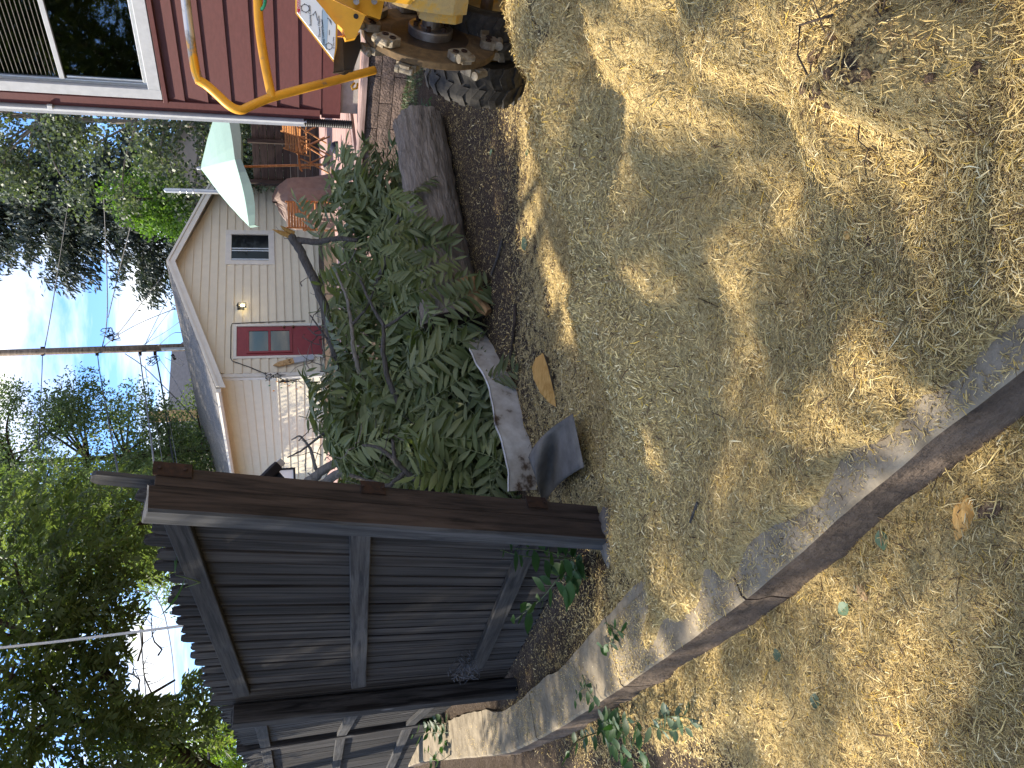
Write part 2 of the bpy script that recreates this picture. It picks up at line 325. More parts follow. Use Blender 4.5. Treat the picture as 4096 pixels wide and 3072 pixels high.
def beam_local(Lx, w, h, ch=.004, seg=1, jit=0, ear=0):
    """beam along local X from 0 to Lx, so that grain follows X"""
    mb = MB(); hy, hz = w/2, h/2; ch = min(ch, hy*.6, hz*.6)
    pr = [(-hy+ch, -hz), (hy-ch, -hz), (hy, -hz+ch), (hy, hz-ch), (hy-ch, hz), (-hy+ch, hz), (-hy, hz-ch), (-hy, -hz+ch)]
    xs = [Lx*i/seg for i in range(seg+1)]; sc = [1]*len(xs)
    if ear: xs = xs[:-1]+[Lx-ear, Lx-ear*.45, Lx-ear*.1, Lx]; sc = [1]*(len(xs)-4)+[1, .88, .62, .42]
    vs = []; 
    for i, xx in enumerate(xs):
        jy, jz = random.uniform(-jit, jit), random.uniform(-jit, jit)*.6
        vs += [(xx+random.uniform(-1, 1)*jit*(2 if i == len(xs)-1 else 0), a*sc[i]+jy, b_+jz) for a, b_ in pr]
    k = len(xs); fs = [(i*8+j, i*8+(j+1) % 8, (i+1)*8+(j+1) % 8, (i+1)*8+j) for i in range(k-1) for j in range(8)]
    fs += [tuple(range(7, -1, -1)), tuple((k-1)*8+j for j in range(8))]
    return mb.add(vs, fs)
def frame(o, X, Y, parent=None):
    X = nrm(X); Y = np.asarray(Y, float); Y = nrm(Y-X*(X@Y)); Z = np.cross(X, Y); o = np.asarray(o, float)-(wloc(parent) if parent else 0)
    M = Matrix.Identity(4)
    for i in range(3): M[i][0] = X[i]; M[i][1] = Y[i]; M[i][2] = Z[i]; M[i][3] = o[i]
    return M
def beam_part(name, p0, p1, w, h, Yax, mat, parent, ch=.005, seg=4, jit=.0015, label=None):
    p0 = np.asarray(p0, float); p1 = np.asarray(p1, float)
    o = link(name, mesh(name, beam_local(np.linalg.norm(p1-p0), w, h, ch, seg, jit), mat), parent, frame(p0, p1-p0, Yax, parent))
    if label: o['label'] = label
    return o
# ------------------------------------------------------------------ ground
KERB = np.array([(-8.5, 16.5), (-6, 12.4), (-4.2, 8.82), (-2.78, 5.73), (-2.23, 4.76), (-1.76, 3.97), (-1.23, 3.12), (-.82, 2.47), (-.45, 1.94), (-.29, 1.75), (-.02, 1.32), (.45, .55), (1.2, -.7)])
def kd(x, y):
    x = np.asarray(x, float); y = np.asarray(y, float); best = np.full(x.shape, 1e9); sg = np.zeros(x.shape)
    for a, b_ in zip(KERB[:-1], KERB[1:]):
        d = b_-a; tt = np.clip(((x-a[0])*d[0]+(y-a[1])*d[1])/(d@d), 0, 1); ex = x-a[0]-d[0]*tt; ey = y-a[1]-d[1]*tt; q = np.hypot(ex, ey)
        s = np.sign(d[0]*(y-a[1])-d[1]*(x-a[0])); upd = q < best-1e-9; best = np.where(upd, q, best); sg = np.where(upd, s, sg)
    return best*sg
DA = V(-.566, .824, 0); DB = V(.824, .566, 0)       # the two directions of the houses
RW0 = V(2.53, 9.41, 0)                              # corner of the retaining wall
def base_z(x, y):
    z = .2*sst(5, 9, y)+.5*sst(10.5, 15.5, y)*sst(5.5, .5, np.abs(np.asarray(x)-1.5)*.6)
    return z
CLX, CLY = .70, 1.47
def T(x, y, fine=True):
    x = np.asarray(x, float); y = np.asarray(y, float); d = kd(x, y); z = base_z(x, y)
    z = z-.15*(1-sst(.02, .075, d))-.04*sst(-.1, -.9, d)
    yc = 3.13+.22*fbm(x, y*0, 1.1, 5, 2)-.12*sst(.9, .2, x); crest = 1-sst(yc, yc+.52, y)
    mnd = .5*sst(.45, 2.2, d)*crest*sst(4.4, 2.6, np.hypot(x-1.3, (y-2.2)*.8))
    mk = sst(.3, .9, d)*sst(4.2, 3.2, y)
    z = z+mnd+mk*(0.16*fbm(x, y, 1.7, 2, 3)+.07*np.abs(fbm(x, y, 3.3, 15, 2)))
    lay = .066*sst(.05, .15, d+.10*(vnoise(x, y, 6, 40)-.5))*sst(3.4, 3.0, y)*(1-.95*np.exp(-((x+.80)**2+(y-2.60)**2)/.02))*(d > 0)
    z = z+lay
    z = z+.19*np.exp(-(((x-CLX)**2+(y-CLY)**2)/.024)**2.0)*(1+.75*fbm(x, y, 11, 33, 3))-.10*np.exp(-((x-1.28)**2/.03+(y-2.62)**2/.012))-.07*np.exp(-((x-.98)**2/.04+(y-2.2)**2/.01))
    z = z+.06*np.exp(-((x-1.62)**2+(y-3.0)**2)/.03)+.10*np.exp(-((x+.35)**2/.05+(y-3.35)**2/.03))
    z = z+(.085*fbm(x, y, 4.2, 7, 3)+.030*fbm(x, y, 13, 9, 2))*(.35+.65*mk)*sst(30, 10, y)
    return z
def dust_sun(x, y):
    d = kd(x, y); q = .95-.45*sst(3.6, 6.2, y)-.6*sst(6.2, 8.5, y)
    q = q+.35*np.exp(-((x-1.35)**2/.5+(y-4.25)**2/.35))+.25*np.exp(-((x-.4)**2/.25+(y-3.7)**2/.2))  # extra dust tone paints the two sunlit strips behind the heap
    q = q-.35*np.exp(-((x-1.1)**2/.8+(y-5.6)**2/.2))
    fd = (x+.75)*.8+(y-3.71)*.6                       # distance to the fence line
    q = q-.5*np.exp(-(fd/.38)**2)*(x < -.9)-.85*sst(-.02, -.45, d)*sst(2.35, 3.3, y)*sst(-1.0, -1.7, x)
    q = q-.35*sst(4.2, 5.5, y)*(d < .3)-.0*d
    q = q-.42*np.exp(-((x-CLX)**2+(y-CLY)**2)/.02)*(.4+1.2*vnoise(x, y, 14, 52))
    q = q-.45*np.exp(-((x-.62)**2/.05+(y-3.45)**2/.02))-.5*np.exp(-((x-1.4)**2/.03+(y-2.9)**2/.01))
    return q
xs = np.concatenate([-np.geomspace(500, 5.2, 26), np.linspace(-5, -2.6, 40), np.linspace(-2.55, 2.9, 165), np.linspace(2.95, 5, 30), np.geomspace(5.2, 500, 26)])
ys = np.concatenate([-np.geomspace(200, 1, 10), np.linspace(-.8, .7, 14), np.linspace(.74, 4.6, 145), np.linspace(4.65, 9, 90), np.linspace(9.1, 18, 45), np.geomspace(18.5, 700, 30)])
gx, gy = np.meshgrid(xs, ys); gz = T(gx, gy); nx_, ny_ = len(xs), len(ys)
gv = np.stack([gx, gy, gz], -1).reshape(-1, 3); ii = (np.arange(ny_-1)[:, None]*nx_+np.arange(nx_-1)[None]).ravel()
gf = np.stack([ii, ii+1, ii+nx_+1, ii+nx_], -1)
gr = link('ground', npmesh('ground', gv, gf, 'ground_mat', [('dust', 'FLOAT', (dust_sun(gx, gy)-.34*sst(3.2, 3.9, gy)).ravel())], True)); gr['kind'] = 'structure'
# ------------------------------------------------------------------ concrete kerb slab, in cast pieces
def resample(P, step):
    seg = np.linalg.norm(np.diff(P, axis=0), axis=1); s = np.concatenate([[0], np.cumsum(seg)]); q = np.arange(0, s[-1], step)
    return np.stack([np.interp(q, s, P[:, 0]), np.interp(q, s, P[:, 1])], -1), q
KP, KS = resample(KERB[1:], .05)
for _ in range(60): KP[1:-1] = (KP[:-2]+2*KP[1:-1]+KP[2:])/4
kt = np.gradient(KP, axis=0); kt /= np.linalg.norm(kt, axis=1)[:, None]; kn = np.stack([-kt[:, 1], kt[:, 0]], -1)   # inward (left of travel is inside?)
if kd(KP[50:51, 0]+kn[50, 0]*.1, KP[50:51, 1]+kn[50, 1]*.1)[0] < 0: kn = -kn
def slab_w(s): return .32+.03*np.sin(s*1.3)+.012*np.sin(s*3.1)
kerb_root = bpy.data.objects.new('concrete_kerb', None); COL.objects.link(kerb_root); kerb_root['kind'] = 'structure'
cuts = [0, 62, 106, 137, 166, 200, 226, len(KP)-1]
for c0, c1 in zip(cuts[:-1], cuts[1:]):
    mb = MB(); rows = []
    for i in range(c0, c1+1):
        p = KP[i]; n_ = kn[i]; bz = float(base_z(p[0], p[1]))+.028; w_ = slab_w(KS[i]); s = KS[i]
        if i == c1 and c1 < len(KP)-1: p = p-kt[i]*.012
        ro = lambda k: .016*float(fbm(s, k*3.1, 6, 3, 4)); und = .05*max(0, float(fbm(s, 2.2, 2.5, 8, 3)))
        prof = [(w_+.03*float(fbm(s, 1, 5, 4, 3)), -.12), (w_+.035*float(fbm(s, 1, 5, 4, 3)), .0), (w_*.6, .003+ro(1)*.2), (.10, .002+ro(2)*.2), (.014, .0), (.0+ro(3)*.3, -.012), (ro(4)*.6-.004, -.06), (ro(5)*.8-.006, -.11), (ro(6)-.012+und*.6, -.17), (-.02+und*.6, -.32)]
        rows.append([(p[0]+n_[0]*a, p[1]+n_[1]*a, bz+h) for a, h in prof])
    k = len(prof); vs = [q for r in rows for q in r]; n_r = len(rows)
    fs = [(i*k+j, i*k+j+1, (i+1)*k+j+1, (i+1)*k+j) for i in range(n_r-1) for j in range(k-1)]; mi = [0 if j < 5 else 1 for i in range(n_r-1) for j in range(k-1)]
    fs += [tuple(range(k)), tuple((n_r-1)*k+j for j in range(k))]; mi += [1, 1]
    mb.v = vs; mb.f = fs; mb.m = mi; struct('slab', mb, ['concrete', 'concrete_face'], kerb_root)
def top_z(x, y):
    d = kd(x, y); z = T(x, y); sl_ = base_z(x, y)+.03
    return np.where((d > .0) & (d < .30), np.maximum(z, sl_), z)
# ------------------------------------------------------------------ wood chips (shredded wood, beyond counting)
def chips(name, n, y0, y1, lmin, lmax, tube3, seed, wid=(.0012, .0032), fade=None):
    R = np.random.RandomState(seed); m_ = int(n*2.6)
    y = np.exp(R.uniform(math.log(y0), math.log(y1), m_)); x = y*R.uniform(-.70, .66, m_)+R.uniform(-.15, .15, m_)
    d = kd(x, y); dens = np.clip(dust_sun(x, y)*1.05, 0, 1); z0_ = T(x, y)
    cl = vnoise(x, y, 2.3, 11)*.6+vnoise(x, y, 7, 12)*.4
    onslab = (d > -.02) & (d < .33) & (z0_ < base_z(x, y)+.034); dens = np.where(onslab, np.clip((cl-.36)*2.6, .03, 1)*1.0, dens)
    dens = np.where(d < -.02, dens*np.clip((cl-.08)*1.9, .1, 1), dens)
    fd = (x+.75)*.8+(y-3.71)*.6; dens = np.where((fd > .12) & (x < -.72) & (d > .2), dens*.1, dens)
    if fade: dens = dens*sst(fade[0], fade[1], y)
    keep = R.rand(m_) < dens; x, y, d = x[keep][:n], y[keep][:n], d[keep][:n]; n = len(x)
    z = top_z(x, y); e = .02; sx = (top_z(x+e, y)-z)/e; sy = (top_z(x, y+e)-z)/e; sx = np.clip(sx, -1, 1); sy = np.clip(sy, -1, 1)
    nn = np.stack([-sx, -sy, np.ones(n)], -1); nn /= np.linalg.norm(nn, axis=1)[:, None]
    an = R.uniform(0, 2*math.pi, n); tv = np.stack([np.cos(an), np.sin(an), sx*np.cos(an)+sy*np.sin(an)], -1); tv /= np.linalg.norm(tv, axis=1)[:, None]
    lift = R.normal(0, .22, n); tv = tv+nn*lift[:, None]; tv /= np.linalg.norm(tv, axis=1)[:, None]
    bv = np.cross(nn, tv); bv /= np.linalg.norm(bv, axis=1)[:, None]; n2 = np.cross(tv, bv)
    ln = lmin*(lmax/lmin)**(R.rand(n)**1.5); os_ = onslab[keep][:n]; ln = np.where(os_, ln*.62, ln); lift = np.where(os_, lift*.3, lift); w = R.uniform(wid[0], wid[1], n)*(.6+.4*(ln/lmax))
    P = np.stack([x, y, z+R.uniform(0, .016, n)*np.where(onslab[keep][:n], .3, 1)+np.abs(lift)*ln*.35], -1); curl = R.normal(0, .16, n)*ln; bow = R.normal(.03, .10, n)*ln
    st = np.array([-.5, .05, .5] if tube3 else [-.5, 0, .5]); rows = []
    tw = R.uniform(-.8, .8, n)
    for q in st:
        c = P+tv*(ln*q)[:, None]+bv*(curl*(q*q*4-1)*.5)[:, None]+n2*(bow*(1-q*q*4))[:, None]
        ww = w*(1.0 if abs(q) < .4 else .45); th = tw*q*2; b2 = bv*np.cos(th)[:, None]+n2*np.sin(th)[:, None]; m2 = np.cross(tv, b2)
        if tube3: rows.append(np.stack([c-b2*ww[:, None], c+b2*ww[:, None], c+m2*(ww*1.1)[:, None]], 1))
        else: rows.append(np.stack([c-b2*ww[:, None], c+b2*ww[:, None]], 1))
    A = np.concatenate(rows, 1); k = A.shape[1]; o = (np.arange(n)*k)[:, None]; c_ = 3 if tube3 else 2; fl = []
    for i in range(len(st)-1):
        for j in (range(3) if tube3 else range(1)):
            a, b_ = i*c_+j, i*c_+((j+1) % c_); fl.append(o+np.array([[a, b_, b_+c_, a+c_]]))
    fa = np.stack(fl, 1).reshape(-1, 4)
    pal = np.array([1.06, 1.02, .87])*np.array([(.66, .52, .255), (.58, .445, .21), (.74, .61, .36), (.47, .35, .16), (.66, .46, .12), (.80, .71, .48), (.25, .18, .105), (.11, .075, .05)])
    big = vnoise(x, y, 1.4, 21)[:, None]
    ci = R.choice(8, n, p=[.25, .22, .14, .17, .04, .04, .09, .05]); dk = np.exp(-((x-CLX)**2+(y-CLY)**2)/.022)*(vnoise(x, y, 16, 53) > .52); ci = np.where(R.rand(n) < dk*.75, R.choice([3, 6, 7], n), ci); cc = pal[ci]*R.uniform(.65, 1.2, (n, 1))*(.74+.4*big)
    cc = np.concatenate([cc, np.ones((n, 1))], 1); cc = np.repeat(cc, k, 0)
    o_ = link(name, npmesh(name, A.reshape(-1, 3), fa, 'chips', [('col', 'FLOAT_COLOR', cc)])); o_['kind'] = 'stuff'; return o_
c1 = chips('wood_shreds', 108000, .95, 3.5, .007, .044, True, 1, (.0007, .0022), (3.5, 2.5))
tag(c1, 'yellow tan shredded wood heaped over the ground and kerb', 'wood shreds')
c2 = chips('wood_chips', 120000, 2.4, 7.2, .008, .040, False, 2, (.0013, .0034), (2.4, 3.4))
tag(c2, 'pale fine wood chips scattered toward the log and fence', 'wood chips')
c3 = chips('wood_strands', 1800, .95, 3.2, .04, .085, True, 3, (.0014, .0034))
tag(c3, 'long torn strands of wood lying on the shredded heap', 'wood strands')
# ------------------------------------------------------------------ wooden fence
def fence_bay(root, A, B, aA, aB, hA, hB, npick, rails, nb, pw_gap=.006, top_jit=.028, ear=.06, zoff=.06):
    """A,B ground points; aA,aB axes of the bay's ends; nb = away from the viewer"""
    variants = []
    wid = np.linalg.norm(B-A)/npick
    for q in range(6): variants.append([mesh('picket', beam_local(1.0, wid-pw_gap, .019, .003, 5, .0018, ear/1.9), 'fence_wood')])
    for i in range(npick):
        s = (i+.5)/npick; P = A+(B-A)*s; a = nrm(aA*(1-s)+aB*s+nrm(B-A)*random.uniform(-.005, .005)); h = hA*(1-s)+hB*s+random.uniform(-top_jit, top_jit)
        M = frame(P+a*zoff+nb*(.030+random.uniform(0, .005)), a, nrm(B-A), root); M = M @ Matrix.Diagonal((h-zoff, 1, 1, 1))
        link('picket', random.choice(variants)[0], root, M)
    for r0, r1 in rails: beam_part('rail', r0, r1, .038, .095, nb, 'rail_wood', root, .004, 6, .002)
P1 = G(2400, 2118, .02); P2 = G(2050, 2725, .03); fdv = nrm((P2-P1)*V(1, 1, 0)); nb = V(fdv[1], -fdv[0], 0)
if nb @ (P1*V(1, 1, 0)) < 0: nb = -nb
top1 = HIT(590, 1985, P1, nb); top2 = HIT(930, 2835, P2, nb); a1 = nrm(top1-P1); a2 = nrm(top2-P2)
fence = thing('wooden_fence', 'weathered grey picket fence with three rails standing on dark soil beside the concrete kerb', 'fence', P1)
pt1 = HIT(515, 2030, P1+nb*.03, nb); pt2 = HIT(836, 2768, P1+nb*.03, nb); pb1 = HIT(2300, 2200, P1+nb*.03, nb)
h1 = np.linalg.norm(pt1-P1); h2 = (pt2-P2)[2]/a2[2]
RF = P1-nb*.0
R = lambda px, py: HIT(px, py, RF, nb)
fence_bay(fence, P1, P2, a1, a2, h1, h2, 22, [(R(700, 2060), R(969, 2775)), (R(1440, 2110), R(1434, 2740)), (R(2125, 2160), R(1908, 2665))], nb)
def post(name, p0, p1, w, d, Y, mats, root, label=None):
    p0 = np.asarray(p0, float); Ln = np.linalg.norm(np.asarray(p1)-p0); me = mesh(name, beam_local(Ln, w, d, .010, 9, .003), list(mats))
    # grey weathered side faces the yard
    if len(mats) > 1:
        for p in me.polygons:
            if p.normal.z < -.6 or (p.normal.x > .7): p.material_index = 1
    o = link(name, me, root, frame(p0, p1-p0, Y, root))
    if label: o['label'] = label
    return o
# post 1: Y along fence, Z = X x Y
Z1 = np.cross(nrm(top1-P1), fdv); sgn = 1 if Z1 @ nb > 0 else -1
post('post', P1-a1*.12-nb*.045-fdv*.02, top1-nb*.045-fdv*.02, .105, .115, fdv*sgn, ('post_wood', 'post_grey'), fence, 'thick brown end post, leaning')
post('post', P2-a2*.1-nb*.05, top2-nb*.05, .12, .12, fdv*sgn, ('fence_wood', 'fence_wood'), fence)
# brown strip behind the end post with hinge straps
g0 = P1-fdv*.055+nb*.05; g1 = top1-fdv*.055+nb*.05
beam_part('gate_strip', g0+a1*.02, g1-a1*.03, .035, .09, fdv, 'post_wood', fence)
for px in (700, 1500, 2190):
    hgt = (HIT(px, 2000, P1, nb)-P1)[2]/a1[2]; c = P1+a1*hgt-fdv*.080+nb*.078
    mb = MB().cbox(c, (a1, nb, fdv), (.11 if px > 900 else .14, .06, .012), .003)
    for q in (-.045, .045): mb.cyl(c+a1*q-fdv*.004, c+a1*q-fdv*.014, .007, 8)
    part('hinge_strap', mb, 'rusty', fence)
pk = link('picket', mesh('picket', beam_local(.40, .075, .02, .003, 3, .002, .03), 'rail_wood'), fence, frame(HIT(805, 1948, P1+nb*.11, nb), HIT(470, 1916, P1+nb*.11, nb)-HIT(805, 1948, P1+nb*.11, nb), fdv, fence))
# second line of the fence, set back behind post 2
P3 = G(1766, 2880, .12); top3 = V(P3[0], P3[1], P3[2]+2.02)+fdv*.0; P4 = V(-5.9, 11.6, .15)
fence2 = thing('wooden_fence', 'far stretch of grey fence stepping back beyond the wire bundle and out of view', 'fence', P3)
zup = V(0, 0, 1)
def plain_bay(A, B, n_):
    f = nrm((B-A)*V(1, 1, 0)); n2 = V(f[1], -f[0], 0); n2 = n2 if n2 @ (A*V(1, 1, 0)) > 0 else -n2
    rl = [(A+zup*z-n2*.0+f*.05, B+zup*z-n2*.0-f*.05) for z in (.34, 1.02, 1.74)]
    fence_bay(fence2, A, B, zup, zup, 1.98, 1.96, n_, rl, n2)
PA = P2+nrm(P2-P1)*.12+nb*.10; PA[2] = .06
plain_bay(PA, P3, 26); plain_bay(P3, P4, 22)
post('post', P3-zup*.1-V(-.1, .1, 0)*.5, P3+zup*2.0-V(-.1, .1, 0)*.5, .11, .11, nrm(P4-P3), ('fence_wood', 'fence_wood'), fence2)
post('post', P4-zup*.1, P4+zup*2.0, .11, .11, nrm(P4-P3), ('fence_wood', 'fence_wood'), fence2)
# concrete footing at the end post
mb = MB(); fc = P1+V(-.02, -.06, 0); vs = []; n_ = 12
for k, (r, z) in enumerate([(.15, -.08), (.14, .015), (.10, .035), (.0, .045)]):
    vs += [(fc[0]+math.cos(6.2832*j/n_)*r*(1+.25*random.uniform(-1, 1)), fc[1]+math.sin(6.2832*j/n_)*r*(1+.2*random.uniform(-1, 1))*.8, z+.015*random.uniform(-1, 1)) for j in range(n_)]
mb.add(vs, [(k*n_+j, k*n_+(j+1) % n_, (k+1)*n_+(j+1) % n_, (k+1)*n_+j) for k in range(3) for j in range(n_)])
single('post_footing', mb, 'stone_grey', 'rough grey concrete footing round the base of the brown post', 'footing', fc, smooth=True)
# wire bundle
mb = MB(); wc = HIT(1840, 2680, P2-nb*.09, nb)
for k in range(17):
    pts = []; ph = random.uniform(0, 6); e1 = nrm(np.random.randn(3)); e2 = nrm(np.cross(e1, np.random.randn(3))); r = random.uniform(.035, .085); o = np.random.randn(3)*.025
    for j in range(15):
        th = ph+j*.5; pts.append(wc+o+(e1*math.cos(th)*r+e2*math.sin(th)*r*.7)*(1+.25*math.sin(th*2.3))+V(0, 0, -.004*j))
    mb.tube(pts, .0019, 4, False)
single('wire_bundle', mb, 'wire', 'tangled bundle of thin grey wire hooked on the lower rail beside the fence post', 'wire', wc)
# ------------------------------------------------------------------ siding
def siding(parent, O, du, nrmv, z0, z1, expo, spans, mat, thick=.018):
    z = z0; k = 0
    while z < z1-.02:
        zt = min(z+expo, z1)
        for (u0b, u1b, u0t, u1t) in spans(z, zt):
            if max(u1b-u0b, u1t-u0t) < .02: continue
            lap = .0
            pts = []
            for (a, b_, zz_, off) in ((u0b, u1b, z+.001, thick), (u0t, u1t, zt+.012 if zt < z1 else zt, .003)):
                for u in (a, b_):
                    for o in (off, -.012 if off == .003 else -.012): pts.append(O+du*u+nrmv*o+V(0, 0, zz_-O[2]))
            mb = MB().add(pts, [(0, 2, 6, 4), (1, 5, 7, 3), (0, 1, 3, 2), (4, 6, 7, 5), (0, 4, 5, 1), (2, 3, 7, 6)])
            part('siding_board', mb, mat, parent)
        z = zt; k += 1
def cut(spans0, holes, z, zt):
    out = []
    for a, b_, c, d in spans0:
        segs = [(a, b_, c, d)]
        for (hu0, hu1, hz0, hz1) in holes:
            if zt <= hz0+.03 or z >= hz1-.03: continue
            ns = []
            for (p, q, r, s) in segs:
                if hu1 <= min(p, r) or hu0 >= max(q, s): ns.append((p, q, r, s)); continue
                if hu0 > p: ns.append((p, hu0, min(r, hu0), hu0) if r < hu0 else (p, hu0, hu0, hu0))
                if hu1 < q: ns.append((hu1, q, hu1, max(s, hu1)) if s > hu1 else (hu1, q, hu1, hu1))
            segs = ns
        out += segs
    return out
# ------------------------------------------------------------------ red house
RC = V(3.19, 9.40, .67); NR = -DB; UR = -DA              # corner, outward normal, along the wall toward the viewer
def RH(px, py, off=0.0): return HIT(px, py, RC+NR*off, NR)
house = thing('red_house', 'red clapboard house with white trimmed window and white downspout', 'house', RC)
wu0 = (RH(651, 388)-RC) @ UR; wz0 = RH(651, 388)[2]; WIN = (wu0, wu0+1.75, wz0, wz0+2.05)
mb = MB(); mb.box(RC+UR*2.6-NR*2.6+V(0, 0, 2.9), (UR, NR, zup), (5.2-.02, 5.16, 5.2)); part('wall', mb, 'siding_red', house)
mb = MB(); mb.box(RC+UR*2.6-NR*2.6+V(0, 0, .06), (UR, NR, zup), (5.14, 5.1, .9)); part('foundation', mb, 'foundation', house)
z0 = RH(1286, 300)[2]; ex = .243
siding(house, RC, UR, NR, z0, 5.6, ex, lambda z, zt: cut([(.10, 5.2, .10, 5.2)], [WIN], z, zt), 'siding_red', .026)
mb = MB().cbox(RC+UR*2.6+NR*.004+V(0, 0, z0-RC[2]-.11), (UR, NR, zup), (5.2, .03, .215)); part('skirt_board', mb, 'siding_red', house)
mb = MB().cbox(RC+UR*.05+NR*.012+V(0, 0, 2.85), (zup, NR, UR), (4.9, .045, .13)); part('corner_board', mb, 'siding_red', house)
mb = MB().cbox(RC-UR*.012-NR*.07+V(0, 0, 2.85), (zup, UR, NR), (4.9, .03, .14)); part('corner_board', mb, 'siding_red', house)
# downspout on the corner's far side
dsx = RC-UR*.065+NR*.03
mb = MB()
pr = [(-.03, -.042), (-.018, -.036), (0, -.042), (.018, -.036), (.03, -.042), (.038, -.03), (.038, .03), (.03, .042), (0, .036), (-.03, .042), (-.038, .03), (-.038, -.03)]
zb = RH(1225, 512)[2]
mb.prism([dsx+UR*a+NR*b_+V(0, 0, zb-RC[2]) for a, b_ in pr], (0, 0, 4.4)); part('downspout', mb, 'trim_white', house)
mb = MB().cbox(dsx+UR*.045+NR*.03+V(0, 0, RH(215, 450)[2]-RC[2]), (UR, NR, zup), (.05, .03, .05)); part('downspout_clip', mb, 'trim_white', house)
# window
wn = bpy.data.objects.new('window', None); COL.objects.link(wn); wn.parent = house; wn.location = Vector(RC+UR*WIN[0]+V(0, 0, WIN[2]-RC[2]))-house.location
wo_ = RC+UR*WIN[0]; wW = 1.75; wH = 2.05; tw = .125
def WP(u, z, o=0): return RC+UR*(WIN[0]+u)+V(0, 0, WIN[2]+z-RC[2])+NR*o
for (c, sx_, sz_) in (((tw/2, wH/2), tw, wH), ((wW-tw/2, wH/2), tw, wH)):
    part('trim', MB().cbox(WP(c[0], c[1], .03), (zup, NR, UR), (sz_, .05, sx_-.002), .005), 'trim_white', wn)
part('sill', MB().cbox(WP(wW/2, tw/2, .032), (UR, NR, zup), (wW-2*tw, .054, tw), .005), 'trim_white', wn)
part('sill', MB().cbox(WP(wW/2, -.03, .03), (UR, NR, zup), (wW+.08, .05, .05), .005), 'siding_red', wn)
part('trim', MB().cbox(WP(wW/2, wH-tw/2, .032), (UR, NR, zup), (wW-2*tw, .054, tw), .005), 'trim_white', wn)
i0 = tw; i1 = wW-tw; j0 = tw; j1 = wH-tw; mid = RH(249, 303)[2]-WIN[2]
for (u, hz) in ((i0+.022, 0), (i1-.022, 0)): part('frame', MB().cbox(WP(u, (j0+j1)/2, .008), (zup, NR, UR), (j1-j0, .03, .042)), 'alu', wn)
for z in (j0+.022, j1-.022): part('frame', MB().cbox(WP((i0+i1)/2, z, .006), (UR, NR, zup), (i1-i0-.09, .03, .042)), 'alu', wn)
part('meeting_rail', MB().cbox(WP((i0+i1)/2, mid, .009), (UR, NR, zup), (i1-i0-.09, .034, .05)), 'trim_white', wn)
part('sash', MB().cbox(WP(i0+.06, (j0+mid)/2, .0045), (zup, NR, UR), (mid-j0-.09, .02, .028)), 'alu', wn)
part('pane', MB().box(WP((i0+i1)/2, (j0+mid)/2, .002), (UR, NR, zup), (i1-i0-.09, .004, mid-j0-.05)), 'window_glass', wn)
part('pane', MB().box(WP((i0+i1)/2, (j1+mid)/2, .002), (UR, NR, zup), (i1-i0-.09, .004, j1-mid-.05)), 'window_glass', wn)
part('room_dark', MB().box(WP((i0+i1)/2, (j0+j1)/2, -.004), (UR, NR, zup), (i1-i0-.02, .004, j1-j0)), 'plain_dark', wn)
for k in range(24):
    z = mid+.03+k*.042
    if z < j1: part('blind_slat', MB().box(WP((i0+i1)/2, z, -.001), (UR, nrm(NR+zup*.7), nrm(zup-NR*.7)), (i1-i0-.12, .002, .024)), 'blind', wn)
# black corrugated drain pipe under the downspout
mb = MB(); prof = []; zt = zb+.03; zl = .70; nring = 22
for k in range(nring*2+1): prof.append((.052 if k % 2 else .043, zt-(zt-zl)*k/(nring*2)))
mb.lathe([(r, h) for r, h in prof], (dsx[0], dsx[1], 0), zup, 14); mb.lathe([(.0, zt+.001), (.043, zt)], (dsx[0], dsx[1], 0), zup, 14)
single('drain_pipe', mb, 'black_plastic', 'black corrugated drain pipe below the white downspout of the red house', 'pipe', (dsx[0], dsx[1], zl))
# ------------------------------------------------------------------ patio behind the retaining wall
mb = MB(); rd = nrm(DA); q0 = RW0-rd*3.6; q1 = RW0.copy()
poly = [q1, q1+DB*7+V(0, 0, 0), q1+DB*7+DA*14, q1+DA*11.0+DB*.4]
poly = [V(p[0], p[1], .02) for p in [q1+DB*.16, q0+DB*.16, q0+DB*9, q1+DB*9+DA*13, q1+DB*.9+DA*13]]
mb.prism(poly, (0, 0, .62)); struct('patio', mb, 'pink_paver')
wall = thing('retaining_wall', 'low retaining wall of rough brown blocks with pinkish timber cap beside the log', 'retaining wall', RW0+V(0, 0, .2))
variants = []
def block(c, ax, size):
    """rough split-faced block"""
    X, Y, Z = ax; n1, n3 = 7, 4; mb = MB(); vs = []
    for i in range(n1):
        for j in range(n3):
            u = (i/(n1-1)-.5)*size[0]; w = (j/(n3-1)-.5)*size[2]; ed = 0 if (i in (0, n1-1) or j in (0, n3-1)) else 1
            vs.append(c+X*u+Z*w-Y*(size[1]/2+ed*random.uniform(.003, .011)))
    o = len(vs)
    vs += [c+X*a*size[0]/2+Z*b_*size[2]/2+Y*size[1]/2 for a in (-1, 1) for b_ in (-1, 1)]
    fs = [(i*n3+j, (i+1)*n3+j, (i+1)*n3+j+1, i*n3+j+1) for i in range(n1-1) for j in range(n3-1)]
    fs += [(o, o+1, o+3, o+2), tuple([i*n3 for i in range(n1)]+[o+2, o]), tuple([i*n3+n3-1 for i in range(n1)]+[o+3, o+1]), tuple(list(range(n3))+[o+1, o]), tuple([(n1-1)*n3+j for j in range(n3)]+[o+3, o+2])]
    return mb.add(vs, fs)
ch = .142
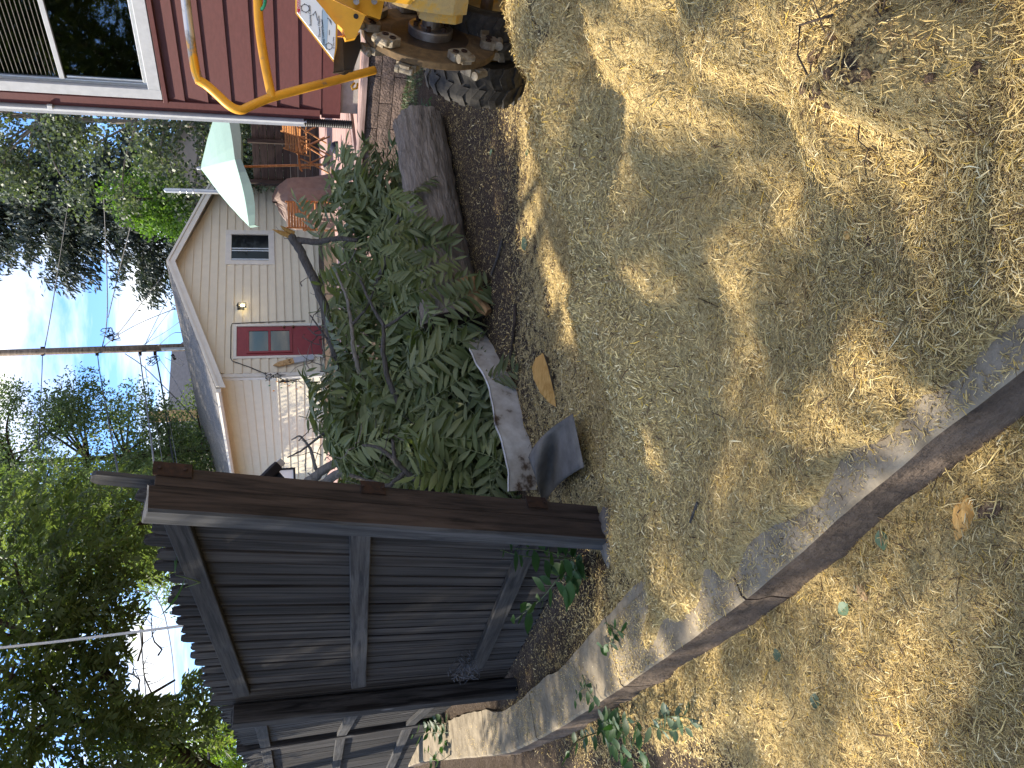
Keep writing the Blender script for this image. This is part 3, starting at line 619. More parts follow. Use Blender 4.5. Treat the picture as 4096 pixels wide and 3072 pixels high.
for row in range(3):
    off = 0 if row % 2 == 0 else .33; u = -off
    while u < 3.6:
        Lb = .66; a = max(u, 0); b_ = min(u+Lb, 3.6); c = RW0-rd*((a+b_)/2)+DB*.09+V(0, 0, .19+ch*(row+.5))
        part('block', block(c, (rd, DB, zup), (b_-a-.010, .16, ch-.008)), 'block_stone', wall); u += Lb
    for k in range(4):
        c = RW0+DB*(.2+.09+.5*k+(.25 if row % 2 else 0))+V(0, 0, .19+ch*(row+.5))+rd*.03-rd*.0
        part('block', block(c+rd*.02, (DB, -rd, zup), (.49, .12, ch-.008)), 'block_stone', wall)
beam_part('cap_timber', RW0-rd*3.6+DB*.07+V(0, 0, .645), RW0+rd*.06+DB*.07+V(0, 0, .645), .20, .062, DB, 'timber_cap', wall, .006, 6)
beam_part('cap_timber', RW0+rd*.02+DB*.18+V(0, 0, .644), RW0+rd*.02+DB*2.2+V(0, 0, .644), .16, .06, rd, 'timber_cap', wall, .006, 6)
deck = thing('timber_deck', 'weathered reddish deck boards on the patio between red house and garage', 'deck', RW0+rd*1.2+DB*.6+V(0, 0, .645))
for k in range(9):
    a = RW0+DB*(.32+.148*k)+V(0, 0, .662)
    beam_part('board', a+rd*.10, a+rd*(3.2+random.uniform(-.04, .04)), .14, .036, DB, 'deck_wood', deck, .006, 3)
# ------------------------------------------------------------------ garage
GC = D(1100, 1505, 19.5); GC[2] = .72; GN = -DA; GB = DB
gar = thing('garage', 'cream clapboard garage with shingled gable roof, red door and small window', 'garage', GC)
GW = 6.82; GL = 8.5; EZ = 3.13; AZ = 4.22; half = GW/2
def GP(u, z, o=0): return V(GC[0], GC[1], z)+GB*u+GN*o
mb = MB(); mb.prism([GP(.02, .3, -.02), GP(GW-.02, .3, -.02), GP(GW-.02, EZ, -.02), GP(half, AZ+.1, -.02), GP(.02, EZ, -.02)], DA*GL); part('wall', mb, 'siding_cream', gar)
DOOR = (.52, 1.58, .72, 2.80); GWIN = (3.57, 4.82, 1.80, 3.03)
def gsp(z, zt):
    f = lambda q: (0.10, GW-.1) if q < EZ else (max(.10, (q-EZ)/(AZ-EZ)*half), min(GW-.1, GW-(q-EZ)/(AZ-EZ)*half))
    a, b_ = f(z), f(zt)
    return cut([(a[0], a[1], b_[0], b_[1])], [DOOR, GWIN], z, zt)
siding(gar, V(GC[0], GC[1], .72), GB, GN, .80, AZ+.02, .2, gsp, 'siding_cream', .030)
siding(gar, V(GC[0], GC[1], .72), DA, -GB, .80, EZ+.02, .2, lambda z, zt: [(.10, GL, .10, GL)], 'siding_cream', .028)
part('corner_trim', MB().cbox(GP(.045, 1.95, .012), (zup, GB, GN), (2.5, .09, .03)), 'trim_cream', gar)
part('corner_trim', MB().cbox(GP(-.012, 1.95, -.045), (zup, DA, GB), (2.5, .088, .03)), 'trim_cream', gar)
part('corner_trim', MB().cbox(GP(GW-.045, 1.95, .012), (zup, GB, GN), (2.5, .09, .03)), 'trim_cream', gar)
# roof
rv = nrm(GB*half+zup*(AZ-EZ)); OH = .50; th = .10; eL = GP(0, EZ+.16)-rv*OH; ap = GP(half, AZ+.16); rv2 = nrm(-GB*half+zup*(AZ-EZ)); eR = GP(GW, EZ+.16)-rv2*OH
f0 = GN*.28
rf = bpy.data.objects.new('roof', None); COL.objects.link(rf); rf.parent = gar; rf.location = Vector(V(GC[0], GC[1], EZ))-gar.location
part('roof_deck', MB().prism([eL+f0, ap+f0, ap+f0-zup*th*.8, eL+f0-zup*th*.8], DA*(GL+.56)), 'trim_cream', rf)
part('roof_deck', MB().prism([eR+f0, ap+f0, ap+f0-zup*th*.8, eR+f0-zup*th*.8], DA*(GL+.56)), 'trim_cream', rf)
nL = np.cross(rv, DA); nL = nL if nL[2] > 0 else -nL; nR = np.cross(rv2, DA); nR = nR if nR[2] > 0 else -nR
slope = np.linalg.norm(ap-eL)
for (e, r_, n_) in ((eL, rv, nL), (eR, rv2, nR)):
    ncs = 28; st = slope/ncs
    for k in range(ncs):
        a = e+r_*(k*st-.02)+n_*(.020)+f0*1.04; b_ = e+r_*((k+1)*st+.01)+n_*.006+f0*1.04
        part('shingle_course', MB().prism([a, b_, b_-n_*.006, a-n_*.012], DA*(GL+.58)), 'shingle', rf)
for (e, r_, sg) in ((eL, rv, -1), (eR, rv2, 1)):                    # rake boards on the gable
    part('rake_board', MB().prism([e+f0*1.02-zup*.005, ap+f0*1.02-zup*.005, ap+f0*1.02-zup*.20, e+f0*1.02-zup*.20], GN*.03), 'trim_cream', rf)
    part('rake_trim', MB().prism([e+f0*1.15-zup*.0, ap+f0*1.15, ap+f0*1.15-zup*.06, e+f0*1.15-zup*.06], GN*.02), 'trim_cream', rf)
part('soffit', MB().prism([GP(-.02, EZ+.02, .26), GP(-.36, EZ+.02, .26), GP(-.36, EZ+.05, .26), GP(-.02, EZ+.05, .26)], DA*(GL+.5)), 'trim_cream', rf)
gu = eL-GB*.02-zup*.02+f0
part('gutter', MB().prism([gu+zup*.02, gu-GB*.11+zup*.02, gu-GB*.115-zup*.03, gu-GB*.08-zup*.08, gu-zup*.085], DA*(GL+.5)), 'trim_cream', rf)
# vent pipe on the far slope
vp = D(800, 765, 21.5); mb = MB(); q = [vp+V(0, 0, z) for z in (-.5, .35, .72, .82)]; mb.tube(q+[q[-1]+V(-.02, 0, .03)], [.06, .06, .06, .06, .04], 10)
for z in (.15, .3, .45): mb.lathe([(.062, z), (.068, z+.01), (.062, z+.02)], vp, zup, 10)
part('vent_pipe', mb, 'pipe_metal', gar)
# garage window
gw = bpy.data.objects.new('window', None); COL.objects.link(gw); gw.parent = gar; gw.location = Vector(GP(GWIN[0], GWIN[2]))-gar.location
u0, u1, v0, v1 = GWIN; tr_ = .15
for (u, z, su, sz) in (((u0+tr_/2), (v0+v1)/2, tr_, v1-v0), ((u1-tr_/2), (v0+v1)/2, tr_, v1-v0)): part('frame', MB().cbox(GP(u, z, .014), (zup, GB, GN), (sz, su, .05)), 'trim_cream', gw)
for z in (v0+tr_/2, v1-tr_/2): part('frame', MB().cbox(GP((u0+u1)/2, z, .012), (GB, zup, GN), (u1-u0-2*tr_, tr_, .05)), 'trim_cream', gw)
part('room_dark', MB().box(GP((u0+u1)/2, (v0+v1)/2, -.012), (GB, zup, GN), (u1-u0-.2, v1-v0-.2, .008)), 'plain_dark', gw)
part('pane', MB().box(GP((u0+u1)/2, (v0+v1)/2, -.004), (GB, zup, GN), (u1-u0-.3, v1-v0-.3, .004)), 'dark_pane', gw)
for u in (u0+.21, u0+.52, u0+.60): part('sash_rail', MB().cbox(GP(u, (v0+v1)/2, .004), (zup, GB, GN), (v1-v0-.3, .035, .02)), 'alu', gw)
# door
dr = bpy.data.objects.new('door', None); COL.objects.link(dr); dr.parent = gar; dr.location = Vector(GP(DOOR[0], DOOR[2]))-gar.location
u0, u1, v0, v1 = DOOR
for u in (u0+.035, u1-.035): part('door_frame', MB().cbox(GP(u, (v0+v1)/2, .014), (zup, GB, GN), (v1-v0, .07, .05)), 'trim_cream', dr)
part('door_frame', MB().cbox(GP((u0+u1)/2, v1-.035, .0135), (GB, zup, GN), (u1-u0-.14, .07, .05)), 'trim_cream', dr)
part('door_leaf', MB().cbox(GP((u0+u1)/2, (v0+v1)/2-.03, -.002), (zup, GB, GN), (v1-v0-.08, u1-u0-.15, .03)), 'door_red', dr)
lz1 = 2.52; lz0 = 1.50
for (a, b_) in ((lz0, lz0+.44), (lz0+.50, lz1-.08)):
    part('pane', MB().box(GP((u0+u1)/2, (a+b_)/2, .018), (GB, zup, GN), (.62, b_-a, .006)), 'glass', dr)
for (u, z, su, sz) in (((u0+u1)/2, lz0-.035, .74, .06), ((u0+u1)/2, lz0+.47, .62, .055), ((u0+u1)/2, lz1-.045, .74, .06), (u0+.19, (lz0+lz1)/2-.04, .055, .95), (u1-.19, (lz0+lz1)/2-.04, .055, .95)):
    part('muntin', MB().cbox(GP(u, z, .023), (GB, zup, GN), (su, sz, .022)), 'door_red', dr)
for z in (1.62, 1.40): part('knob', MB().lathe([(.001, .075), (.022, .07), (.03, .05), (.016, .03), (.03, .014), (.03, .012)], GP(u1-.11, z, 0), GN, 12), 'knob_metal', dr, True)
# lantern (lit)
lu, lz = 2.10, 2.62; lan = thing('wall_lantern', 'small black lit lantern on the cream gable wall beside the red door', 'lantern', GP(lu, lz, .02))
part('back_plate', MB().cbox(GP(lu, lz+.02, .028), (zup, GB, GN), (.16, .11, .02)), 'black_plastic', lan)
part('arm', MB().tube([GP(lu, lz+.04, .03), GP(lu, lz+.07, .08), GP(lu, lz+.085, .13)], .012, 6), 'black_plastic', lan)
part('cap', MB().lathe([(.001, .12), (.03, .10), (.075, .075), (.075, .062), (.0, .062)], GP(lu, lz, .13), zup, 12), 'black_plastic', lan)
part('bulb', MB().lathe([(.001, .02), (.028, .0), (.030, -.03), (.018, -.065), (.001, -.075)], GP(lu, lz, .13), zup, 10), 'lamp_glow', lan)
part('glass', MB().lathe([(.062, .06), (.062, -.10)], GP(lu, lz, .13), zup, 12), 'clear_glass', lan, True)
part('base', MB().lathe([(.001, -.10), (.07, -.10), (.07, -.115), (.001, -.12)], GP(lu, lz, .13), zup, 12), 'black_plastic', lan)
for k in range(4):
    th_ = k*math.pi/2+.4; part('cage_bar', MB().cyl(GP(lu+.067*math.cos(th_), lz+.065, .13+.067*math.sin(th_)), GP(lu+.067*math.cos(th_), lz-.105, .13+.067*math.sin(th_)), .005, 5), 'black_plastic', lan)
ll = bpy.data.lights.new('lantern_light', 'POINT'); ll.energy = 1.6; ll.color = (1, .8, .45); ll.shadow_soft_size = .03; lo = bpy.data.objects.new('lantern_light', ll); COL.objects.link(lo); lo.parent = lan; lo.location = Vector(GP(lu, lz-.09, .2))-lan.location
# wooden plank hung by the door
pk_ = thing('wooden_plank', 'pointed tan wooden plank with two bolts and white lower half hung beside the red door', 'plank', GP(.42, .95, .05))
pa = GP(.27, 1.90, .05); pbm = GP(.40, 1.42, .05); pc = GP(.50, .95, .05); ax = nrm(pa-pc); sd = nrm(np.cross(ax, GN))
part('board', MB().prism([pbm-sd*.075, pbm+sd*.075, pa-ax*.15+sd*.07, pa, pa-ax*.15-sd*.07], GN*.03), 'plank_wood', pk_)
part('white_board', MB().prism([pc-sd*.075, pc+sd*.075, pbm+sd*.074, pbm-sd*.074], GN*.031), 'trim_white', pk_)
for q in (-1, 1): part('bolt', MB().lathe([(.001, .05), (.018, .045), (.022, .03)], pbm+ax*.10+sd*.035*q, GN, 10), 'knob_metal', pk_)
# cable along door frame and the tangle of coloured bulbs at the corner
def cable(name, pts, r, mat, label, cat='cable', group=None, n=5, sub=1):
    pts = [np.asarray(p, float) for p in pts]; return single(name, MB().tube(pts, r, n), mat, label, cat, pts[0], group)
cable('door_cable', [GP(1.66, 1.1, .03), GP(1.64, 1.9, .03), GP(1.62, 2.5, .03), GP(1.60, 2.84, .03), GP(1.5, 2.86, .03), GP(.55, 2.86, .03), GP(.46, 2.82, .03), GP(.25, 2.4, .03), GP(.04, 2.08, .06), GP(-.04, 2.05, .06)], .011, 'cable_black', 'thin dark cable running round the frame of the red garage door')
ls = thing('light_string', 'tangled string of small coloured bulbs hung at the garage corner', 'light string', GP(-.05, 2.05, .0))
for k in range(6):
    pts = []; r0 = random.uniform(.05, .18)
    for j in range(14):
        a = j/13; pts.append(GP(.05-.05+random.uniform(-.05, .05), 2.08-a*random.uniform(.5, 1.1)*(.5+.1*k), .05+.02*k)-GB*.05+DA*(.1*k*a+r0*math.sin(a*7+k)))
    part('wire', MB().tube(pts, .007, 4, False), 'cable_black', ls)
for k in range(9):
    c = GP(-.07, 2.0-.09*k, .0)-GB*.02+DA*random.uniform(-.1, .5); part('bulb', MB().lathe([(.001, .03), (.014, .015), (.016, -.01), (.001, -.03)], c, zup, 6), 'bulb_orange' if k % 3 else 'rope_green', ls)
# ------------------------------------------------------------------ big log
def tz(x, y): return float(T(np.array([x]), np.array([y]))[0])
la = V(2.36, 6.98, 0); lb = V(.46, 6.10, 0); la[2] = tz(la[0], la[1])+.205; lb[2] = tz(lb[0], lb[1])+.205
log = thing('felled_log', 'thick felled tree trunk with grey furrowed bark lying before the leaf pile', 'log', (la+lb)/2-V(0, 0, .24))
ax = nrm(lb-la); Ll = np.linalg.norm(lb-la); s1 = nrm(np.cross(ax, zup)); s2 = np.cross(s1, ax); n_ = 72; m_ = 60; vs = []
for i in range(m_+1):
    q = i/m_; fl = max(0, (q-.72)/.28)**1.8
    for j in range(n_):
        th_ = 2*math.pi*j/n_
        furrow = .030*abs(float(vnoise(th_*7.5+float(vnoise(q*6, th_, 2.2, 9))*1.2, q*9, 1.0, 31))-.5)*2+.008*float(fbm(th_*5, q*14, 2.2, 12, 3))
        r = .205+.018*float(fbm(math.cos(th_), math.sin(th_)+q*2, 1.5, 3, 3))+furrow+fl*(.03+.03*max(0, math.cos(th_-2.6))+.09*max(0, math.cos(th_-4.5)))
        vs.append(la+ax*(q*Ll)+s1*math.cos(th_)*r+s2*math.sin(th_)*r)
mb = MB().add(vs, [(i*n_+j, i*n_+(j+1) % n_, (i+1)*n_+(j+1) % n_, (i+1)*n_+j) for i in range(m_) for j in range(n_)])
bo = part('bark', mb, 'log_bark', log, True); Mf = frame(la, ax, s1, log); bo.data.transform(Mf.inverted()); bo.matrix_local = Mf
def endcap(ring, c, off):
    mb = MB(); vs = [c+off]+[c+(p-c)*.62+off*.8+np.random.randn(3)*.006 for p in ring]+ring; k = len(ring)
    return mb.add(vs, [(0, 1+j, 1+(j+1) % k) for j in range(k)]+[(1+j, 1+k+j, 1+k+(j+1) % k, 1+(j+1) % k) for j in range(k)])
part('cut_face', endcap([np.array(p) for p in vs[-n_:]], lb, ax*.02), 'post_wood', log); part('cut_face', endcap([np.array(p) for p in vs[:n_]], la, -ax*.01), 'fresh_wood', log)
# root toe with raw orange wood
rt = G(1905, 1190, .12); rt2 = G(1955, 1248, .05)
part('root_toe', MB().tube([rt+V(.12, .12, .05), rt, (rt+rt2)/2+V(0, 0, .02), rt2], [.09, .06, .05, .035], 12, True, 0, .2), 'toe_wood', log)
# ------------------------------------------------------------------ curved edging strip
path = [G(*q, .03) for q in [(1855, 1205), (1880, 1240), (1915, 1290), (1955, 1360), (2000, 1450), (2040, 1550), (2075, 1660), (2105, 1770), (2120, 1880), (2128, 1960)]]
mb = MB(); P = np.array(path); tt = np.linspace(0, len(P)-1, 46); P = np.stack([np.interp(tt, range(len(P)), P[:, i]) for i in range(3)], -1)
for _ in range(4): P[1:-1] = (P[:-2]+2*P[1:-1]+P[2:])/4
vs = []
for i in range(46):
    tg = nrm(P[min(i+1, 45)]-P[max(i-1, 0)]); n2 = nrm(np.cross(tg, zup)); z = tz(P[i][0], P[i][1])
    lean = .035; w_ = .195
    for (o, h) in ((0, -.02), (.010, -.02), (.010-lean, w_), (.003-lean, w_+.012), (-.010-lean, w_+.006), (-lean, w_-.004)): vs.append((P[i][0]+n2[0]*o, P[i][1]+n2[1]*o, z+h))
mb.add(vs, [(i*6+j, i*6+(j+1) % 6, (i+1)*6+(j+1) % 6, (i+1)*6+j) for i in range(45) for j in range(6)]+[tuple(range(6)), tuple(45*6+j for j in range(6))])
single('edging_strip', mb, 'edging_plastic', 'curved dirty white plastic edging strip standing between leaf pile and sawdust', 'edging', P[22], smooth=False)
# ------------------------------------------------------------------ grey weed fabric sheet
nu, nv = 14, 12; A_ = [(2113, 1830), (2140, 1745), (2290, 1655)]; B_ = [(2175, 2030), (2205, 1935), (2335, 1868)]
mb = MB(); vs = []
def lerp3(a, s): return np.array(a[0])*(1-s)**2+2*np.array(a[1])*s*(1-s)+np.array(a[2])*s*s
for i in range(nu):
    for j in range(nv):
        s = i/(nu-1); r = j/(nv-1); q = lerp3(A_, s)*(1-r)+lerp3(B_, s)*r
        q = q+np.array([0, -1])*12*math.sin(r*3.1)*(1-s)
        zq = .16-.10*s+.04*math.sin(r*4+s*3)+.02*math.sin(s*6)-.03*r
        zq = max(zq, .07)
        p = G(q[0], q[1], zq); vs.append(p)
fs = [(i*nv+j, i*nv+j+1, (i+1)*nv+j+1, (i+1)*nv+j) for i in range(nu-1) for j in range(nv-1)]
mb.add(vs, fs); sh = single('fabric_sheet', mb, 'fabric_grey', 'curled grey sheet of ground cloth sticking out of the sawdust by the post', 'sheet', vs[len(vs)//2], smooth=True)
md = sh.modifiers.new('s', 'SOLIDIFY'); md.thickness = .003
# ------------------------------------------------------------------ wood wedge, stick, bits
wp = [(2172, 1412), (2142, 1432), (2128, 1470), (2134, 1515), (2160, 1570), (2195, 1610), (2226, 1630), (2218, 1580), (2205, 1525), (2190, 1465)]
wn_ = nrm(V(.25, -.75, .62)); wc = G(2190, 1560, .05)
pts = [HIT(a, b_, wc, wn_) for a, b_ in wp]
mb = MB(); k = len(pts); back = [p-wn_*.05+V(-.012, 0, -.01) for p in pts]
mb.add(pts+back, [tuple(range(k))], 0); mb.f += [(i, i+k, (i+1) % k+k, (i+1) % k) for i in range(k)]; mb.m += [1]*k; mb.f.append(tuple(range(2*k-1, k-1, -1))); mb.m.append(1)
single('wood_slice', mb, ['fresh_wood', 'log_bark'], 'half moon slice of fresh yellow wood with dark bark rim in the sawdust', 'wood slice', wc)
def stick(pts, r, mat, label, group=None):
    P = [np.asarray(p, float) for p in pts]; n = len(P); single('stick', MB().tube(P, [r*(1-.3*i/(n-1))*random.uniform(.85, 1.1) for i in range(n)], 7, True, 0, .12), mat, label, 'stick', P[0], group)
def gp(px, py, dz=.012):
    p = G(px, py, 0)
    for _ in range(6): p = G(px, py, float(top_z(p[0:1], p[1:2])[0])+dz)
    return p
stick([gp(2062, 1218, .02), gp(2058, 1290, .025), gp(2052, 1360, .02), gp(2044, 1430, .015)], .016, 'tree_bark', 'straight dark bark covered stick lying beside the curved edging strip')
stick([gp(2010, 960), gp(1990, 1030), gp(1965, 1100)], .012, 'branch_bark', 'brown splintered stick lying in front of the big log')
stick([gp(3330, 60, .06), gp(3200, 100, .05), gp(3190, 220, .04), gp(3270, 380, .02)], .0035, 'tree_bark', 'thin curved dark root beside the soil clump')
stick([gp(2790, 2010), gp(2760, 2090, .02)], .006, 'branch_bark', 'short dark twig lying across the covered kerb')
# bark and wood lumps on the shredded heap
def lump(px, py, r, mat, label, name='wood_lump', cat='wood lump', fl=.5, el=1.6):
    c = gp(px, py, r*fl*.5); n1, n2_ = 10, 7; vs = []; an = random.uniform(0, 3.1); X = V(math.cos(an), math.sin(an), 0); Y = V(-X[1], X[0], 0)
    for i in range(n2_):
        ph = -math.pi/2+math.pi*i/(n2_-1)
        for j in range(n1):
            th_ = 6.2832*j/n1; q = r*random.uniform(.78, 1.15); vs.append(c+X*math.cos(ph)*math.cos(th_)*q*el+Y*math.cos(ph)*math.sin(th_)*q+zup*math.sin(ph)*q*fl)
    single(name, MB().add(vs, [(i*n1+j, i*n1+(j+1) % n1, (i+1)*n1+(j+1) % n1, (i+1)*n1+j) for i in range(n2_-1) for j in range(n1)]), mat, label, cat, c)
lump(3850, 2070, .030, 'fresh_wood', 'pale splintered lump of wood on the sawdust below the kerb', el=2.2)
lump(3960, 2040, .024, 'soil_clump', 'dark soil clod beside the pale wood lump below the kerb', 'soil_clod', 'clod')
lump(3450, 2370, .018, 'plank_wood', 'small rounded brown wood piece on the dust below the kerb')
lump(3395, 930, .016, 'fresh_wood', 'orange peg of wood on the shredded heap')
lump(3470, 955, .012, 'soil_clump', 'small dark clod by the orange peg', 'soil_clod', 'clod')
lump(2330, 1110, .07, 'soil_clump', 'reddish dark earth clod behind the heap near the flat ground', 'soil_clod', 'clod', .35)
# the clump of soil, roots and chips turned up by the grinder
cl = thing('soil_clump', 'large clump of dark soil, fine roots and chips raised on the sawdust heap', 'soil clump', V(CLX, CLY, .3))
for k in range(18):
    x = CLX+random.gauss(0, .085); y = CLY+random.gauss(0, .08); r = random.uniform(.008, .017); z = tz(x, y)+r*.3; vs = []
    for i in range(6):
        ph = -math.pi/2+math.pi*i/5
        for j in range(8): th_ = 6.2832*j/8; q = r*random.uniform(.7, 1.2); vs.append((x+math.cos(ph)*math.cos(th_)*q, y+math.cos(ph)*math.sin(th_)*q, z+math.sin(ph)*q*.8))
    part('clod', MB().add(vs, [(i*8+j, i*8+(j+1) % 8, (i+1)*8+(j+1) % 8, (i+1)*8+j) for i in range(5) for j in range(8)]), 'soil_clump', cl)
for k in range(6):
    p = V(CLX+random.gauss(0, .08), CLY+random.gauss(0, .08), 0); p[2] = tz(p[0], p[1])+.03; d = nrm(np.random.randn(3)*V(1, 1, .3)); pts = [p+d*.03*j+np.random.randn(3)*.006 for j in range(5)]
    part('root', MB().tube(pts, [.0022, .002, .0018, .0014, .001], 5), 'tree_bark', cl)
# fallen leaves
def leafquad(c, d, n, ln, w, cup=.15):
    s = nrm(np.cross(n, d)); mb = MB(); rows = [(0, .08), (.22, .75), (.5, 1.0), (.78, .62), (1, .03)]; vs = []
    for q, ww in rows:
        b_ = c+d*(ln*(q-.5))+n*(cup*ln*(q-.5)**2*2); vs += [b_-s*w*ww/2+n*cup*w*ww*.6, b_, b_+s*w*ww/2+n*cup*w*ww*.6]
    fs = []
    for i in range(4): fs += [(i*3, i*3+1, i*3+4, i*3+3), (i*3+1, i*3+2, i*3+5, i*3+4)]
    return mb.add(vs, fs)
for k, (px, py, ln, lab) in enumerate([(2100, 975, .10, 'round green fallen leaf on the flat sawdust before the log'), (3375, 2435, .06, 'dull green leaf on the dust below the middle of the kerb'), (3262, 2805, .055, 'dark leaf lying between two sun flecks below the kerb'), (2110, 610, .06, 'small green sprig on the sunlit sawdust by the wheel'), (3530, 2160, .06, 'green leaf at the foot of the concrete kerb'), (1965, 610, .07, 'green leaf lying by the shadow of the log'), (3480, 45, .05, 'pale green leaf on the soil clump'), (3110, 2620, .05, 'small leaf at the dark undercut of the kerb')]):
    c = gp(px, py, .012); an = random.uniform(0, 6.28); single('fallen_leaf', leafquad(c, V(math.cos(an), math.sin(an), .05), nrm(V(.1, -.25, 1)), ln, ln*.75), 'dry_leaf', lab, 'leaf', c)
# ------------------------------------------------------------------ cut branches with compound leaves
def make_frond(seed, Lf=.62, pairs=10, ll=.180, lw=.042):
    rs = random.Random(seed); mb = MB(); rn = []
    droop = rs.uniform(.15, .45); bend = rs.uniform(-.15, .15); cen = []
    def P(t): return V(Lf*t*(1-.15*droop*t), bend*Lf*t*t, -droop*Lf*t*t*.6)
    mb.tube([P(t) for t in (0, .25, .5, .75, 1)], [.0042, .0036, .003, .0022, .0014], 5, False); nv0 = len(mb.v); rn += [.75]*nv0
    def leaflet(p, d, n, ln, w, hue):
        s = nrm(np.cross(n, d)); n = np.cross(d, s); fold = rs.uniform(.1, .75); curl = rs.uniform(-.25, .75); tw = rs.uniform(-.5, .5); rows = [(0, .10), (.18, .72), (.42, 1.0), (.70, .70), (.9, .26), (1, .02)]; vs = []
        for q, ww in rows:
            a = tw*q; s_ = s*math.cos(a)+n*math.sin(a); n_ = np.cross(d, s_)
            b_ = p+d*(ln*(q-.10*curl*q*q))-n*(curl*.32*ln*q*q)
            vs += [b_-s_*w*ww/2+n_*fold*w*ww*.5, b_, b_+s_*w*ww/2+n_*fold*w*ww*.5]
        fs = []
        for i in range(5): fs += [(i*3, i*3+1, i*3+4, i*3+3), (i*3+1, i*3+2, i*3+5, i*3+4)]
        mb.add(vs, fs); rn.extend([hue]*len(vs))
    for k in range(pairs):
        t = .18+.78*k/(pairs-1); p = P(t); d0 = nrm(P(min(1, t+.03))-P(t-.03)); sc = .62+.55*math.sin(math.pi*min(1, .25+.75*k/(pairs-1)*.8))
        for sg in (-1, 1):
            if rs.random() < .06: continue
            d = nrm(d0*rs.uniform(.25, .75)+V(0, sg, 0)*1.0+V(0, 0, -rs.uniform(.0, .7))); n = nrm(V(0, sg*-.3, 1)+np.array([rs.gauss(0, .25) for _ in range(3)]))
            leaflet(p, d, n, ll*sc*rs.uniform(.85, 1.12), lw*sc*rs.uniform(.8, 1.15), min(1, max(0, rs.gauss(.4, .28))))
    leaflet(P(1), nrm(P(1)-P(.9)), V(0, 0, 1), ll*.8, lw*.8, .5)
    me = mesh('frond', mb, 'frond_leaf', smooth=True, recalc=False); a = me.attributes.new('rnd', 'FLOAT', 'POINT'); a.data.foreach_set('value', rn); return me
FR = [make_frond(k, .50+.05*(k % 5), 8+k % 4) for k in range(14)]
def place_frond(root, P, d, up, sc):
    M = frame(P, d, np.cross(up, d), root)@Matrix.Scale(sc, 4); link('frond', random.choice(FR), root, M)
def limb(root, pts, r0, r1, mat='branch_bark', name='limb', n=9):
    P = np.array(pts); tt = np.linspace(0, len(P)-1, 5*len(P)); Q = np.stack([np.interp(tt, range(len(P)), P[:, i]) for i in range(3)], -1)
    for _ in range(2): Q[1:-1] = (Q[:-2]+2*Q[1:-1]+Q[2:])/4
    Q[1:-1] += np.random.randn(len(Q)-2, 3)*r0*.10
    return part(name, MB().tube(list(Q), list(np.linspace(r0, r1, len(Q))), n, True, 0, .05), mat, root, True)
def PX(*q): return [D(a, b_, y) for a, b_, y in q]
BR = []
def branch(label, limbs, mat='branch_bark'):
    p = limbs[0][0][0]; r = thing('cut_branch', label, 'branch', V(p[0], p[1], tz(p[0], p[1])), 'branches in the leaf pile')
    for pts, r0, r1, m_ in limbs: limb(r, pts, r0, r1, m_)
    BR.append(r); return r
b1 = branch('thick grey limb with a torn pale end arching over the leaf pile', [(PX((1400, 1580, 7.4), (1360, 1480, 7.4), (1330, 1380, 7.3), (1315, 1290, 7.3), (1270, 1150, 7.4), (1225, 1050, 7.5), (1190, 980, 7.6), (1160, 940, 7.6)), .042, .040, 'branch_bark'), (PX((1190, 960, 7.6), (1260, 970, 7.5), (1330, 955, 7.4), (1430, 960, 7.3)), .032, .02, 'branch_bark')])
for e0, e1 in (((1165, 945), (1090, 918)), ((1175, 935), (1122, 903))):
    a = D(*e0, 7.6); b_ = D(*e1, 7.55); part('torn_end', MB().tube([a, (a+b_)/2+V(0, 0, .01), b_], [.030, .022, .004], 6, True, 0, .2), 'fresh_wood', b1)
b2 = branch('slender pale stem rising through the middle of the leaf pile', [(PX((1500, 1600, 6.9), (1440, 1500, 6.9), (1415, 1400, 6.9), (1405, 1290, 7.0), (1385, 1180, 7.1), (1345, 1090, 7.2)), .024, .010, 'pale_bark'), (PX((1408, 1300, 7.0), (1470, 1230, 6.9), (1500, 1150, 6.9)), .014, .006, 'branch_bark')])
b3 = branch('forked dark branch with drooping fronds behind the curved edging strip', [(PX((1600, 1620, 6.2), (1550, 1520, 6.2), (1530, 1400, 6.2), (1540, 1310, 6.3), (1490, 1230, 6.4), (1440, 1120, 6.6)), .024, .010, 'branch_bark'), (PX((1540, 1310, 6.3), (1600, 1270, 6.2), (1640, 1240, 6.2)), .014, .006, 'branch_bark')])
b4 = branch('leafy branch lying across the top of the big log', [(PX((1500, 1150, 7.2), (1560, 1000, 7.1), (1600, 850, 7.0), (1640, 760, 7.0)), .024, .01, 'branch_bark')])
b5 = branch('leafy branch resting against the retaining wall corner', [(PX((1420, 930, 8.0), (1400, 820, 8.2), (1390, 720, 8.4), (1400, 600, 8.5)), .022, .008, 'branch_bark')])
b6 = branch('leafy branch spread beside the brown fence post', [(PX((1740, 1980, 5.9), (1640, 1900, 5.9), (1580, 1850, 5.9), (1570, 1760, 6.0)), .026, .012, 'branch_bark'), (PX((1600, 1860, 5.9), (1520, 1790, 6.0), (1450, 1780, 6.1)), .02, .008, 'branch_bark'), (PX((1620, 1890, 5.9), (1550, 1950, 6.0), (1400, 1900, 6.2)), .02, .014, 'branch_bark')])
b7 = branch('sunlit pale forked limb leaning behind the fence post', [(PX((1205, 1950, 8.6), (1280, 1890, 8.5), (1345, 1845, 8.4)), .055, .045, 'pale_bark'), (PX((1260, 1960, 8.6), (1340, 1900, 8.3), (1440, 1860, 8.0), (1520, 1900, 7.8), (1600, 1890, 7.6)), .05, .035, 'pale_bark'), (PX((1265, 1880, 8.5), (1240, 1790, 8.5), (1200, 1740, 8.5), (1165, 1760, 8.5)), .02, .006, 'pale_bark')])
